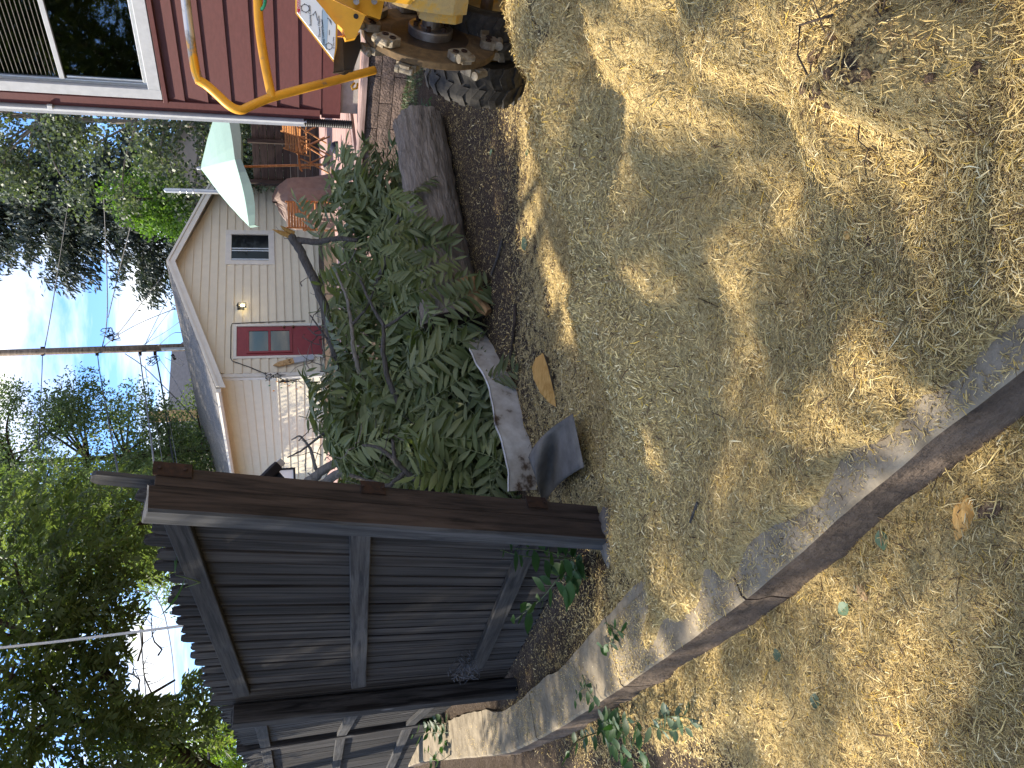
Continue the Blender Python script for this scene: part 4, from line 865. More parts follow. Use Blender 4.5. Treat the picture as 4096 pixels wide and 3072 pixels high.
b8 = branch('top leafy branch with bare twigs poking up before the red garage door', [(PX((1420, 1480, 7.9), (1340, 1400, 8.0), (1290, 1330, 8.1), (1240, 1260, 8.2)), .018, .006, 'branch_bark'), (PX((1300, 1340, 8.0), (1260, 1340, 8.1), (1230, 1310, 8.2)), .010, .004, 'branch_bark')])
b9 = branch('leafy branch with lit fronds poking toward the garage side wall', [(PX((1450, 1700, 7.2), (1380, 1690, 7.3), (1300, 1730, 7.4), (1210, 1800, 7.5), (1150, 1830, 7.6)), .020, .006, 'branch_bark')])
# fine twigs
for r, cnt, reg in ((b8, 16, (1230, 1230, 1330, 1500, 8.0)), (b2, 14, (1380, 1100, 1600, 1550, 7.2)), (b6, 22, (1400, 1760, 1700, 2000, 6.2)), (b1, 10, (1200, 950, 1400, 1200, 7.7)), (b9, 10, (1150, 1650, 1350, 1900, 7.6))):
    for k in range(cnt):
        p = D(random.uniform(reg[0], reg[2]), random.uniform(reg[1], reg[3]), reg[4]+random.uniform(-.2, .3)); d = nrm(np.random.randn(3)+V(0, 0, .5)); pts = [p]
        for j in range(5): d = nrm(d+np.random.randn(3)*.35); pts.append(pts[-1]+d*random.uniform(.04, .09))
        part('twig', MB().tube(pts, [.006, .005, .0042, .0035, .0026, .0015], 5), 'branch_bark' if k % 3 else 'pale_bark', r)
# fronds: scattered through the pile's volume
OUT = [(1330, 740), (1370, 690), (1450, 640), (1530, 660), (1620, 690), (1790, 870), (1850, 1000), (1850, 1130), (1890, 1180), (1930, 1300), (1990, 1450), (2030, 1600), (2060, 1720), (2090, 1850), (2100, 1990), (1700, 2010), (1350, 1990), (1330, 1800), (1240, 1700), (1230, 1560), (1330, 1480), (1290, 1350), (1300, 1200), (1330, 1050), (1270, 930), (1290, 820)]
def inside(x, y, P):
    c = False; n = len(P)
    for i in range(n):
        (x0, y0), (x1, y1) = P[i], P[i-1]
        if (y0 > y) != (y1 > y) and x < (x1-x0)*(y-y0)/(y1-y0)+x0: c = not c
    return c
cntr = [(r, np.mean([np.array(c.matrix_local.translation) for c in r.children] or [V(0, 0, 0)], axis=0)) for r in BR]
cx = {b1: (1280, 1100), b2: (1430, 1300), b3: (1600, 1400), b4: (1620, 900), b5: (1380, 720), b6: (1700, 1850), b7: (1330, 1900), b8: (1330, 1400), b9: (1400, 1720)}
random.seed(21); np.random.seed(21)
made = 0
while made < 470:
    px = random.uniform(1140, 2100); py = random.uniform(575, 2010)
    if not inside(px, py, OUT): continue
    if 1200 < py < 1320 and px < 1400 and random.random() < .35: continue
    if 1080 < py < 1200 and px < 1380 and random.random() < .4: continue
    # depth from the pile's profile: its foot follows the log and the edging strip
    foot_px = np.interp(py, [575, 700, 900, 1150, 1250, 1450, 1700, 2010], [1520, 1640, 1830, 1880, 1930, 2010, 2080, 2110]); foot_y = np.interp(py, [575, 700, 900, 1150, 1250, 1450, 1700, 2010], [8.2, 7.4, 6.75, 6.35, 6.05, 5.55, 5.15, 5.0])
    hgt = max(0, (foot_px-px)/700); y = foot_y+hgt*1.6+random.uniform(-.12, .5)
    P = D(px, py, y)
    if P[2] < tz(P[0], P[1])+.05: continue
    d = nrm(V(random.gauss(0, .75), -abs(random.gauss(.55, .4)), random.gauss(-.35, .45))); up = nrm(V(random.gauss(0, .3), -.35+random.gauss(0, .35), 1))
    if foot_px-px < 260: y = max(y, foot_y+.18); P = D(px, py, y); d = nrm(V(d[0], abs(d[1])*.3, abs(d[2])*.6+.1))
    if P[2]+d[2]*.5 < tz(P[0], P[1])+.03: d[2] = abs(d[2])*.3; d = nrm(d)
    r = min(cx, key=lambda k: (cx[k][0]-px)**2+(cx[k][1]-py)**2)
    place_frond(r, P-d*.2, d, up, random.uniform(.78, 1.15)); made += 1
# signature fronds seen whole
for (a, b_, y0, y1, sc, r) in (((1590, 1730), (2010, 1790), 5.7, 5.15, 1.25, b6), ((1680, 1420), (1880, 1240), 5.9, 5.75, 1.0, b3), ((1600, 1500), (1860, 1360), 5.9, 5.5, 1.05, b3), ((1690, 880), (1860, 980), 6.25, 6.05, .9, b4), ((1560, 700), (1700, 640), 7.4, 7.2, .8, b5), ((1380, 1620), (1480, 1720), 6.9, 6.7, 1.0, b9), ((1700, 800), (1790, 710), 6.35, 6.35, .75, b4), ((1640, 1650), (1780, 1560), 5.9, 5.6, 1.0, b6), ((1900, 1560), (1990, 1500), 5.4, 5.3, .8, b3), ((1280, 1690), (1250, 1600), 7.4, 7.3, .8, b9), ((1700, 1180), (1880, 1120), 5.85, 5.75, .9, b4), ((1740, 1250), (1900, 1160), 5.8, 5.7, .95, b3), ((1680, 1120), (1820, 1040), 5.95, 5.9, .9, b4), ((1640, 1060), (1800, 960), 6.1, 6.0, .9, b4), ((1620, 960), (1770, 880), 6.2, 6.15, .9, b4), ((1590, 840), (1740, 760), 6.35, 6.3, .85, b4), ((1690, 1290), (1800, 1210), 6.0, 5.85, .9, b3), ((1760, 1160), (1790, 1270), 6.0, 5.9, .8, b4), ((1650, 900), (1830, 930), 6.25, 6.1, .9, b4), ((1600, 760), (1720, 830), 6.4, 6.3, .8, b4), ((1560, 1000), (1720, 1060), 6.2, 6.05, .9, b4), ((1600, 1100), (1760, 1180), 6.0, 5.85, .9, b4), ((1580, 900), (1740, 960), 6.3, 6.2, .9, b4), ((1640, 1000), (1780, 1090), 6.1, 5.95, .85, b4)):
    if r is b4: a = (a[0]-75, a[1]); b_ = (b_[0]-85, b_[1]); sc *= .82
    A_ = D(*a, y0); B2 = D(*b_, y1); place_frond(r, A_, nrm(B2-A_), nrm(V(0, -.6, 1)), sc)
# fallen frond at the stick
sp_ = single('fallen_sprig', leafquad(gp(2070, 1470, .02), nrm(V(.3, -.6, .02)), nrm(V(0, -.3, 1)), .13, .05), 'frond_leaf', 'green leaflet lying where the stick meets the edging strip', 'leaf', gp(2070, 1470, .02))
# ------------------------------------------------------------------ stump grinder
AN = nrm(V(.70, -.70, -.03)); AT = nrm(V(-.70, -.70, 0)); AU = nrm(np.cross(AT, AN)); AU = AU if AU[2] > 0 else -AU
DC = D(1718, 152, 4.0)
grd = thing('stump_grinder', 'yellow stump grinder with toothed cutting disc, guard bars and lugged tyres', 'stump grinder', (DC[0]+.5, DC[1], .05))
RD = .345
mb = MB(); th = .018
mb.lathe([(.20, th), (RD-.004, th), (RD, th-.004), (RD, -th+.004), (RD-.004, -th), (.0, -th)], DC, AN, 56); part('cutting_disc', mb, 'disc_dust', grd)
mb = MB(); mb.lathe([(.0, th), (.20, th), (.2015, th-.002)], DC, AN, 48); part('disc_centre', mb, 'disc_steel', grd)
mb = MB(); mb.lathe([(.0, .065), (.055, .065), (.057, .062), (.108, .062), (.113, .057), (.113, .02)], DC, AN, 40); hub = part('hub_flange', mb, 'steel', grd)
for k in range(6):
    a = k*math.pi/3+.3; c = DC+(AT*math.cos(a)+AU*math.sin(a))*.083; part('bolt', MB().cyl(c+AN*.06, c+AN*.082, .013, 6), 'rusty', hub)
part('shaft', MB().cyl(DC+AN*.06, DC+AN*.16, .048, 20), 'steel', grd)
def tooth(ang, side):
    e = AT*math.cos(ang)+AU*math.sin(ang); tg = -AT*math.sin(ang)+AU*math.cos(ang); o = DC+AN*(side*(th+.004))
    mb = MB(); c = o+e*(RD-.045); hb = .036
    ring = [(-.052, -.028), (-.04, -.040), (.02, -.040), (.052, -.026), (.055, .012), (.048, .036), (-.03, .042), (-.052, .028)]
    mb.prism([c+tg*a+e*b_ for a, b_ in ring], AN*(side*hb))
    tp = o+AN*(side*hb*.7)+e*(RD+.012)
    mb.tube([tp-tg*.050, tp-tg*.045, tp+tg*.018, tp+tg*.022, tp+tg*.040], [.012, .017, .017, .021, .022], 12)
    mb.prism([c+tg*a+e*b_ for a, b_ in ((-.03, .03), (.02, .03), (.02, .07), (-.03, .07))], AN*(side*hb*1.05))
    to = part('tooth', mb, 'tooth_steel', grd)
    for a in (-.024, .024):
        q = c+tg*a+AN*(side*hb); part('bolt_socket', MB().lathe([(.016, .0), (.016, .006), (.009, .006), (.009, -.001), (.0, -.001)], q, AN*side, 12), 'rusty', to)
for dg in (20, -51, -86, 75, 107, 150, 195, 235): tooth(math.radians(-dg), 1)
for dg in (38, -28, -70, 92, 160, 215): tooth(math.radians(-dg), -1)
# arm housing along the axis
def HP(a, t_, u): return DC+AN*a+AT*t_+AU*u
cs = [(.10, .19), (.135, .10), (.135, -.075), (.10, -.15), (-.10, -.15), (-.15, -.08), (-.15, .20), (-.08, .25), (.04, .25)]
mb = MB().prism([HP(.17, a, b_) for a, b_ in cs], AN*.95); part('arm_housing', mb, 'grinder_dusty', grd)
cs2 = [(.085, .08), (.11, .05), (.11, -.10), (.07, -.14), (-.08, -.14), (-.1, .08)]
part('bearing_block', MB().prism([HP(.12, a, b_) for a, b_ in cs2], AN*.06), 'grinder_dusty', grd)
part('arm_plate', MB().prism([HP(.20, .145, .44), HP(.20, .145, .14), HP(.26, .145, .10), HP(1.1, .145, .10), HP(1.1, .145, .44)], -AT*.02), 'grinder_yellow', grd)
for (a, u) in ((.42, .32), (.52, .24), (.34, .36)): part('bolt', MB().cyl(HP(a, .145, u), HP(a, .165, u), .017, 8), 'steel', grd)
# guard bracket, label plate (flat faces turned to the viewer)
def face(pts, y, ext, name, mats, lab=None):
    return part(name, MB().prism([D(a, b_, y) for a, b_ in pts], V(*ext)), mats, grd, label=lab)
face([(1262, -90), (1268, 0), (1345, 92), (1372, 118), (1386, 158), (1424, 150), (1462, 62), (1330, 0), (1300, -90)], 3.78, (.03, .10, 0), 'guard_bracket', 'grinder_yellow')
face([(1395, -90), (1300, -60), (1340, 0), (1462, 58), (1520, 78), (1560, -90)], 3.86, (.03, .08, 0), 'arm_bracket', 'grinder_yellow')
part('hole', MB().cyl(D(1424, 65, 3.775), D(1424, 65, 3.779), .012, 14), 'plain_dark', grd)
for q in ((1425, 6), (1497, 5)): part('bolt', MB().cyl(D(*q, 3.85), D(*q, 3.80), .015, 10), 'steel', grd)
face([(1180, -110), (1182, 52), (1334, 248), (1348, 190), (1350, 92), (1262, -14), (1262, -110)], 3.745, (.004, .010, 0), 'label_backing', 'grinder_yellow')
lpl = face([(1187, -105), (1188, 48), (1334, 236), (1341, 190), (1343, 98), (1264, 0), (1264, -105)], 3.735, (0, .008, 0), 'warning_label', 'label_white', 'white warning label')
def lab(pts, mat, y=3.733, name='print'): part(name, MB().prism([D(a, b_, y) for a, b_ in pts], V(0, .0015, 0)), mat, lpl)
lab([(1188, -100), (1189, 48), (1201, 63), (1201, -100)], 'label_red'); lab([(1290, 30), (1288, 178), (1307, 202), (1313, 62)], 'label_blue')
lab([(1288, 40), (1287, 176), (1288.6, 178), (1289.6, 42)], 'ink')
def text(s, p0, p1, h, mat='ink', y=3.7315):
    """p0->p1 : left end and a point further along the line, in picture points; h letter height in picture points"""
    A_, B2 = D(*p0, y), D(*p1, y); X = nrm(B2-A_); Yv = nrm(zup-X*(zup @ X)); Z = np.cross(X, Yv)
    cu = bpy.data.curves.new('lettering', 'FONT'); cu.body = s; cu.size = h*3.75/FPX*1.4; cu.extrude = .0004; tmp = bpy.data.objects.new('tmp', cu); COL.objects.link(tmp)
    bpy.context.view_layer.update(); dg = bpy.context.evaluated_depsgraph_get(); me = bpy.data.meshes.new_from_object(tmp.evaluated_get(dg)); me.materials.clear(); me.materials.append(MATS[mat]); bpy.data.objects.remove(tmp)
    M = Matrix.Identity(4); o = A_-wloc(lpl)
    for i in range(3): M[i][0] = X[i]; M[i][1] = Yv[i]; M[i][2] = Z[i]; M[i][3] = o[i]
    link('lettering', me, lpl, M)
text('DANGER', (1200, 35), (1200, -60), 9, 'label_white'); text('Rotating Cutter', (1247, 103), (1240, 0), 9); text('Thrown Objects', (1283, 150), (1277, 40), 9); text('Keep Guard Down!', (1299, 182), (1290, 55), 9); text('or Disc Away', (1338, 195), (1333, 95), 6)
lab([(1191, 56), (1200, 60), (1199, 45)], 'label_white', 3.7315)
# pictograms: toothed discs, a walking figure, arrows
def ringpic(c, r):
    P0 = D(*c, 3.7315); s = r*3.75/FPX; mb = MB(); n = 18
    for k in range(n):
        a0, a1_ = k*6.2832/n, (k+1)*6.2832/n
        mb.add([P0+V(math.cos(a)*q*s, 0, math.sin(a)*q*s) for a, q in ((a0, 1), (a1_, 1), (a1_, .85), (a0, .85))], [(0, 1, 2, 3)])
        if k % 3 == 0: mb.add([P0+V(math.cos(a)*q*s, -.0003, math.sin(a)*q*s) for a, q in ((a0, .98), (a0+.12, 1.28), (a0+.25, .98))], [(0, 1, 2)])
    part('pictogram', mb, 'ink', lpl)
ringpic((1221, 33), 16); ringpic((1316, 185), 13)
def strokes(ls, w=2.2):
    mb = MB()
    for a, b_ in ls: mb.tube([D(*a, 3.7312), D(*b_, 3.7312)], w*3.75/FPX*.5, 4)
    part('pictogram', mb, 'ink', lpl)
strokes([((1252, 60), (1262, 45)), ((1262, 45), (1266, 60)), ((1262, 45), (1270, 82)), ((1254, 62), (1250, 56))]); strokes([((1309, 72), (1320, 78)), ((1318, 76), (1327, 90)), ((1318, 80), (1326, 98)), ((1317, 120), (1317, 140))])
# steel guard channel below the label
gb = [(1338, 150), (1372, 154), (1376, 286), (1334, 292)]
face(gb, 3.80, (0, .012, 0), 'guard_edge', 'disc_steel'); face([(1372, 154), (1440, 128), (1444, 190), (1412, 282), (1376, 286)], 3.93, (0, .02, 0), 'guard_plate', 'plain_dark')
part('guard_lip', MB().prism([D(1334, 290, 3.80), D(1376, 284, 3.80), D(1412, 280, 3.93), D(1380, 300, 3.93)], V(0, 0, .012)), 'disc_steel', grd)
part('guard_lip', MB().prism([D(1345, 146, 3.80), D(1420, 152, 3.80), D(1440, 132, 3.93), D(1372, 150, 3.93)], V(0, 0, .010)), 'grinder_yellow', grd)
# guard bars
def smooth_tube(pts, r, mat, name, n=12):
    P = np.array(pts); 
    for _ in range(3):
        Q = [P[0]]
        for a, b_ in zip(P[:-1], P[1:]): Q += [a*.75+b_*.25, a*.25+b_*.75]
        P = np.array(Q+[P[-1]])
    return part(name, MB().tube(list(P), r, n), mat, grd, True)
smooth_tube([D(690, -420, 3.9), D(735, -60, 4.05), D(757, 120, 4.12), D(782, 290, 4.15), D(800, 330, 4.15)], .0225, 'tube_worn', 'guard_bar')
smooth_tube([D(797, 322, 4.15), D(835, 345, 4.16), D(945, 452, 4.18), D(1010, 420, 4.2), D(1085, 388, 4.22), D(1250, 345, 4.28), D(1500, 280, 4.35)], .0225, 'tube_yellow', 'guard_bar')
smooth_tube([D(1010, -420, 3.95), D(1030, -40, 4.08), D(1036, 110, 4.13), D(1060, 260, 4.18), D(1088, 392, 4.22)], .0225, 'tube_yellow', 'guard_bar')
rp = []
for k in range(17): a = k*6.2832/16; rp.append(D(1035+0*k, 8, 4.09)+V(.036*math.cos(a), .036*math.sin(a), -.012+.02*math.sin(a)))
rp += [D(1075, -10, 4.03), D(1095, -60, 4.0)]
single('green_cord', MB().tube(rp, .008, 7), 'rope_green', 'green cord looped round a yellow guard bar of the grinder', 'cord', rp[0], smooth=True)
pts = [D(1418, 332, 4.28), D(1405, 345, 4.27), D(1410, 358, 4.26), D(1428, 352, 4.27), D(1430, 335, 4.29)]; part('chain_ring', MB().tube(pts, .006, 6), 'grinder_yellow', grd, True)
# tyres
def wheel(c, R_, wd):
    w = bpy.data.objects.new('wheel', None); COL.objects.link(w); w.parent = grd; w.location = Vector(c)-grd.location
    h = wd/2; prof = [(R_*.52, -h*.75), (R_*.60, -h*.95), (R_*.78, -h*1.02), (R_*.90, -h*.96), (R_*.955, -h*.75), (R_*.965, 0), (R_*.955, h*.75), (R_*.90, h*.96), (R_*.78, h*1.02), (R_*.60, h*.95), (R_*.52, h*.75)]
    mb = MB().lathe(prof, c, AN, 48); nl = 20
    for k in range(nl):                                             # chevron lugs
        for sg in (-1, 1):
            a0 = 2*math.pi*(k+(.5 if sg > 0 else 0))/nl; pts_ = []
            for (u, da) in ((.02, 0), (.5, .11), (.98, .02), (.98, .15), (.5, .24), (.02, .13)):
                for rr in (R_*.93, R_*1.0):
                    r2 = rr*(1-.045*max(0, u-.6)/.4); a = a0+da; pts_.append(np.asarray(c)+AN*(sg*u*h)+(AT*math.cos(a)+AU*math.sin(a))*r2)
            mb.add(pts_, [(1, 3, 9, 11), (3, 5, 7, 9), (0, 1, 3, 2), (2, 3, 5, 4), (4, 5, 7, 6), (6, 7, 9, 8), (8, 9, 11, 10), (10, 11, 1, 0)])
    part('tyre', mb, 'rubber', w); 
    part('rim', MB().lathe([(.0, h*.35), (R_*.2, h*.4), (R_*.3, h*.25), (R_*.46, h*.3), (R_*.53, h*.8), (R_*.5, -h*.8)], c, AN, 28), 'grinder_dusty', w, True)
TC = D(1905, 270, 4.42); wheel(TC, .30, .235); wheel(TC+AN*.27, .30, .235); wheel(TC+AN*1.35, .30, .235)
part('axle', MB().cyl(TC-AN*.05, TC+AN*1.4, .035, 12), 'steel', grd)
part('belt_pulley', MB().lathe([(.0, .05), (.15, .05), (.16, .04), (.14, 0), (.16, -.04), (.15, -.05), (.0, -.05)], HP(.42, -.02, -.14), AN, 30), 'rusty', grd)
# machine body beyond the edge of view
bc = TC+AN*.75-AT*.55+V(0, 0, .25); part('chassis', MB().cbox(bc, (AT, AN, AU), (1.5, .62, .16), .02), 'grinder_yellow', grd)
part('engine_cover', MB().cbox(bc-AT*.15+AU*.34, (AT, AN, AU), (.85, .58, .48), .05), 'grinder_yellow', grd); part('engine', MB().cbox(bc-AT*.15+AU*.66, (AT, AN, AU), (.55, .45, .2), .04), 'plain_dark', grd)
part('control_bar', MB().tube([bc-AT*.7+AN*.25+AU*.1, bc-AT*.95+AN*.25+AU*.6, bc-AT*1.05+AU*.65, bc-AT*.95-AN*.25+AU*.6, bc-AT*.7-AN*.25+AU*.1], .018, 10), 'tube_yellow', grd, True)
# ------------------------------------------------------------------ patio furniture
PZ = .645
def chair(loc, yaw, label, sc=1.0):
    ch_ = thing('patio_chair', label, 'chair', loc, 'slatted patio chairs'); c, s = math.cos(yaw), math.sin(yaw); X = V(c, s, 0); Y = V(-s, c, 0); o = np.asarray(loc, float)
    q = lambda x, y, z: o+(X*x+Y*y+zup*z)*sc
    W2 = .27
    for sg in (-1, 1):
        part('leg', MB().tube([q(sg*W2, -.30, 0), q(sg*W2, .0, .42), q(sg*W2, .12, .62)], .017*sc, 6), 'chair_wood', ch_)
        part('leg', MB().tube([q(sg*W2, .28, 0), q(sg*W2, .02, .40), q(sg*W2, -.05, .48)], .017*sc, 6), 'chair_wood', ch_)
        part('back_post', MB().tube([q(sg*(W2-.03), .17, .40), q(sg*(W2-.03), .24, .65), q(sg*(W2-.03), .38, .98)], .017*sc, 6), 'chair_wood', ch_)
        part('armrest', MB().tube([q(sg*W2, .25, .66), q(sg*W2, .05, .655), q(sg*W2, -.18, .64), q(sg*W2, -.25, .60)], [.02*sc, .024*sc, .024*sc, .015*sc], 6), 'chair_wood', ch_)
        part('arm_support', MB().tube([q(sg*W2, -.14, .43), q(sg*W2, -.16, .64)], .014*sc, 6), 'chair_wood', ch_)
    for k in range(8):
        z = .56+k*.052; y = .215+(z-.55)*.36; part('back_slat', MB().cbox(q(0, y, z), (X, zup, Y), (.46*sc, .040*sc, .014*sc), .003), 'chair_wood', ch_)
    for k in range(8): part('seat_slat', MB().cbox(q(0, -.20+k*.055, .425), (X, Y, zup), (.50*sc, .040*sc, .016*sc), .003), 'chair_wood', ch_)
    return ch_
cl1 = D(1315, 620, 15.2); cl1[2] = PZ; chair(cl1, math.radians(-62), 'slatted wooden patio chair in profile beside the drain pipe', .86)
cl2 = D(1310, 560, 16.6); cl2[2] = PZ; chair(cl2, math.radians(-70), 'slatted wooden patio chair half hidden behind another chair and the red house', .9)
cl3 = D(1300, 865, 13.6); cl3[2] = PZ; chair(cl3, math.radians(170), 'slatted wooden patio chair in front of the covered grill', .86)
# covered grill
gcn = D(1290, 815, 14.9); gcn[2] = PZ; mb = MB(); prof = []; n = 28; rows = [(.0, .50, .32), (.35, .48, .30), (.66, .47, .29), (.80, .44, .27), (.92, .30, .19), (.99, .14, .08), (1.0, .02, .02)]; vs = []
for (z, a, b_) in rows:
    for j in range(n):
        th_ = 6.2832*j/n; ex_ = (abs(math.cos(th_))**5+abs(math.sin(th_))**5)**(-1/5); f = 1+.08*math.sin(th_*7+z*3)*(1.2-z)+.03*random.uniform(-1, 1); vs.append(gcn+DB*math.cos(th_)*a*ex_*f+DA*math.sin(th_)*b_*ex_*f+zup*(z+.03*random.uniform(-1, 1)*(z > .1)+.06*math.cos(th_)*(z > .9)))
mb.add(vs, [(i*n+j, i*n+(j+1) % n, (i+1)*n+(j+1) % n, (i+1)*n+j) for i in range(len(rows)-1) for j in range(n)])
single('covered_grill', mb, 'grill_cover', 'barbecue under a creased brown cloth cover near the garage window', 'grill', gcn)
# umbrella
uy = 15.6; ua = D(808, 672, uy); umb = thing('patio_umbrella', 'pale mint green patio umbrella open over the patio', 'umbrella', (ua[0]+.05, ua[1], PZ))
R_ = 1.32; drop = .62; n = 6; vs = []; rings = 5
tl = nrm(V(-.16, .0, 1)); e1 = nrm(np.cross(tl, V(0, 1, 0))); e2 = np.cross(tl, e1); cdv = CAM-ua; rot = math.atan2(cdv @ e2, cdv @ e1)+.06
rib = [rot+k*2*math.pi/n for k in range(n)]
mb = MB(); sub = 6; tot = n*sub; vs = [ua]
for r in range(1, rings+1):
    q = r/rings
    for k in range(tot):
        a = rot+k*2*math.pi/tot; ph = (k % sub)/sub; sag = math.sin(math.pi*ph); rad = R_*q*(1-.10*sag*q); vs.append(ua+(e1*math.cos(a)+e2*math.sin(a))*rad-tl*(drop*q**1.12+.03*sag*q-.02*math.sin(q*3.1)))
for k in range(tot):
    a = rot+k*2*math.pi/tot; ph = (k % sub)/sub; sag = math.sin(math.pi*ph); rad = R_*(1-.10*sag); vs.append(ua+(e1*math.cos(a)+e2*math.sin(a))*rad*.995-tl*(drop+.03*sag+.10+.06*sag))
fs = [(0, 1+k, 1+(k+1) % tot) for k in range(tot)]+[(1+r*tot+k, 1+(r+1)*tot+k, 1+(r+1)*tot+(k+1) % tot, 1+r*tot+(k+1) % tot) for r in range(rings) for k in range(tot)]
cp = part('canopy', mb.add(vs, fs), 'umbrella_cloth', umb)
part('finial', MB().lathe([(.0, .11), (.025, .10), (.03, .05), (.02, 0)], ua-tl*.01, tl, 10), 'trim_white', umb, True)
vt = [ua+(e1*math.cos(a)+e2*math.sin(a))*.36-tl*(.13) for a in rib]; part('vent_cap', MB().add([ua+tl*.03]+vt, [(0, 1+k, 1+(k+1) % n) for k in range(n)]), 'umbrella_cloth', umb)
ub = ua-tl*.05; pend = V(ua[0]+.16, ua[1], PZ); part('pole', MB().cyl(ub, pend, .024, 10), 'chair_wood', umb)
for a in rib: part('rib', MB().tube([ua-tl*.08, ua+(e1*math.cos(a)+e2*math.sin(a))*R_*.98-tl*(drop+.02)], .008, 5), 'trim_white', umb)
part('base', MB().lathe([(.0, .12), (.05, .11), (.25, .05), (.26, 0), (.0, 0)], pend, zup, 18), 'stone_grey', umb)
# cap on the deck
cc = D(1322, 590, 12.2); cc[2] = .69; cap = thing('baseball_cap', 'dark navy baseball cap lying on the deck boards', 'cap', cc)
part('crown', MB().lathe([(.001, .115), (.04, .11), (.075, .085), (.095, .045), (.10, .0)], cc, zup, 16), 'navy_cloth', cap, True)
part('brim', MB().prism([cc+V(.09*math.cos(a)-.02, .09*math.sin(a), .004) for a in (1.9, 1.2)]+[cc+V(-.19, .03, -.005), cc+V(-.2, -.05, -.008), cc+V(-.13, -.11, 0)]+[cc+V(-.02, -.09, .004)], (0, 0, .008)), 'navy_cloth', cap)
# dark plank fence behind the patio
df = thing('plank_fence', 'dark brown plank fence in shade behind the patio chairs', 'fence', D(1250, 600, 21)*V(1, 1, 0)+V(0, 0, .66))
A_ = D(1150, 745, 20.3); B2 = D(1150, 380, 19.2); A_[2] = B2[2] = 0
for k in range(9): beam_part('plank', A_+V(0, 0, .72+.175*k), B2+V(0, 0, .72+.175*k), .022, .165, nrm(np.cross(zup, B2-A_)), 'dark_fence', df, .004, 2)
for s in (.05, .5, .95): q = A_+(B2-A_)*s-nrm(np.cross(zup, B2-A_))*.06; beam_part('post', q+V(0, 0, .6), q+V(0, 0, 2.3), .09, .09, V(1, 0, 0), 'dark_fence', df)
# flood light on the side wall and dark gutter piece above the post
fl_ = thing('flood_light', 'grey framed rectangular flood light fixed on the garage side wall', 'flood light', D(1150, 1915, 19.0))
c = D(1145, 1912, 19.0); X = nrm(V(.9, .1, 0)); 
for (dx_, dz_, sx_, sz_) in ((-.21, 0, .05, .42), (.21, 0, .05, .42), (0, .185, .37, .05), (0, -.185, .37, .05)): part('frame', MB().cbox(c+X*dx_+zup*dz_, (X, zup, np.cross(X, zup)), (sx_, sz_, .08)), 'plain_dark', fl_)
part('lens', MB().box(c, (X, zup, np.cross(X, zup)), (.37, .32, .03)), 'label_white', fl_); part('arm', MB().cyl(c+zup*.21, c+zup*.62+V(0, .1, 0), .018, 6), 'plain_dark', fl_)
q0_ = D(1028, 1945, 9.5); q1_ = D(1105, 1868, 9.8); gsc = thing('gutter_scrap', 'dark metal gutter end with a pale cap sticking out beside the fence post', 'gutter', q0_)
ax = nrm(q1_-q0_); part('channel', MB().beam(q0_-ax*.3, q1_, .12, .13, (0, 1, 0), .02), 'plain_dark', gsc); part('end_cap', MB().beam(q1_, q1_+ax*.10, .09, .10, (0, 1, 0), .01), 'trim_cream', gsc)
part('support', MB().beam(D(1100, 1890, 9.8), D(1140, 1935, 9.7), .08, .05, (0, 1, 0)), 'plain_dark', gsc)
# ------------------------------------------------------------------ utility pole and cables
UY = 31.0; pt_ = D(0, 1412, UY); pbt = D(700, 1390, UY); dirp = nrm(pt_-pbt); p0 = pbt-dirp*((pbt[2]-.5)/dirp[2]); p1 = pt_+dirp*2.5
up_ = thing('utility_pole', 'tall brown wooden utility pole behind the garage carrying many cables', 'utility pole', p0)
part('pole', MB().tube([p0, (p0+p1)/2, p1], [.16, .13, .105], 14), 'pole_wood', up_, True)
for px in (640, 680): q = D(px, 1392, UY-.14); 
part('conduit', MB().cyl(D(645, 1396, UY-.15), D(740, 1394, UY-.15), .05, 8), 'pipe_metal', up_)
part('closure', MB().cyl(D(688, 1418, UY-.1), D(700, 1440, UY-.1), .06, 8), 'cable_black', up_)
for px in (170, 388, 560, 620): part('clamp', MB().cbox(D(px, 1405, UY), (V(1, 0, 0), V(0, 1, 0), zup), (.32, .1, .10), .01), 'rusty', up_)
def cab(pts, r, lbl, mat='cable_black'):
    P = np.array([D(a, b_, y) for a, b_, y in pts])
    for _ in range(2):
        Q = [P[0]]
        for a, b_ in zip(P[:-1], P[1:]): Q += [a*.75+b_*.25, a*.25+b_*.75]
        P = np.array(Q+[P[-1]])
    single('utility_cable', MB().tube(list(P), r, 5), mat, lbl, 'cable', P[0], 'overhead cables at the pole')
LR = 'thin overhead cable running from the pole toward the spruce'; LL = 'thin overhead cable running from the pole over the left trees'; LD = 'slack thin cable drooping from the pole behind the garage roof'
cab([(178, 1395, UY), (200, 1280, 30), (240, 1030, 28), (280, 770, 26)], .016, 'topmost thin cable strung from the pole toward the spruce'); cab([(408, 1395, UY), (432, 1280, 30), (425, 1000, 27), (415, 770, 25)], .018, 'nearly level cable from the tangled splice to the spruce'); cab([(432, 1270, 30), (480, 1070, 28), (530, 880, 26), (540, 780, 25)], .016, 'cable slanting from the tangled splice down to the bright green tree')
cab([(410, 1390, UY), (470, 1340, 30), (560, 1220, 28), (660, 1090, 26)], .016, 'cable slanting from the splice down to the garage roof peak'); cab([(455, 1350, 30), (560, 1290, 29), (700, 1235, 28)], .014, LD); cab([(580, 1380, UY), (620, 1290, 30), (670, 1200, 29)], .012, LD); cab([(585, 1375, UY), (650, 1280, 30), (700, 1220, 29)], .010, LD); cab([(575, 1378, UY), (660, 1330, 30), (715, 1290, 29)], .010, LD); cab([(620, 1395, UY), (690, 1330, 30), (725, 1330, 29)], .012, LD)
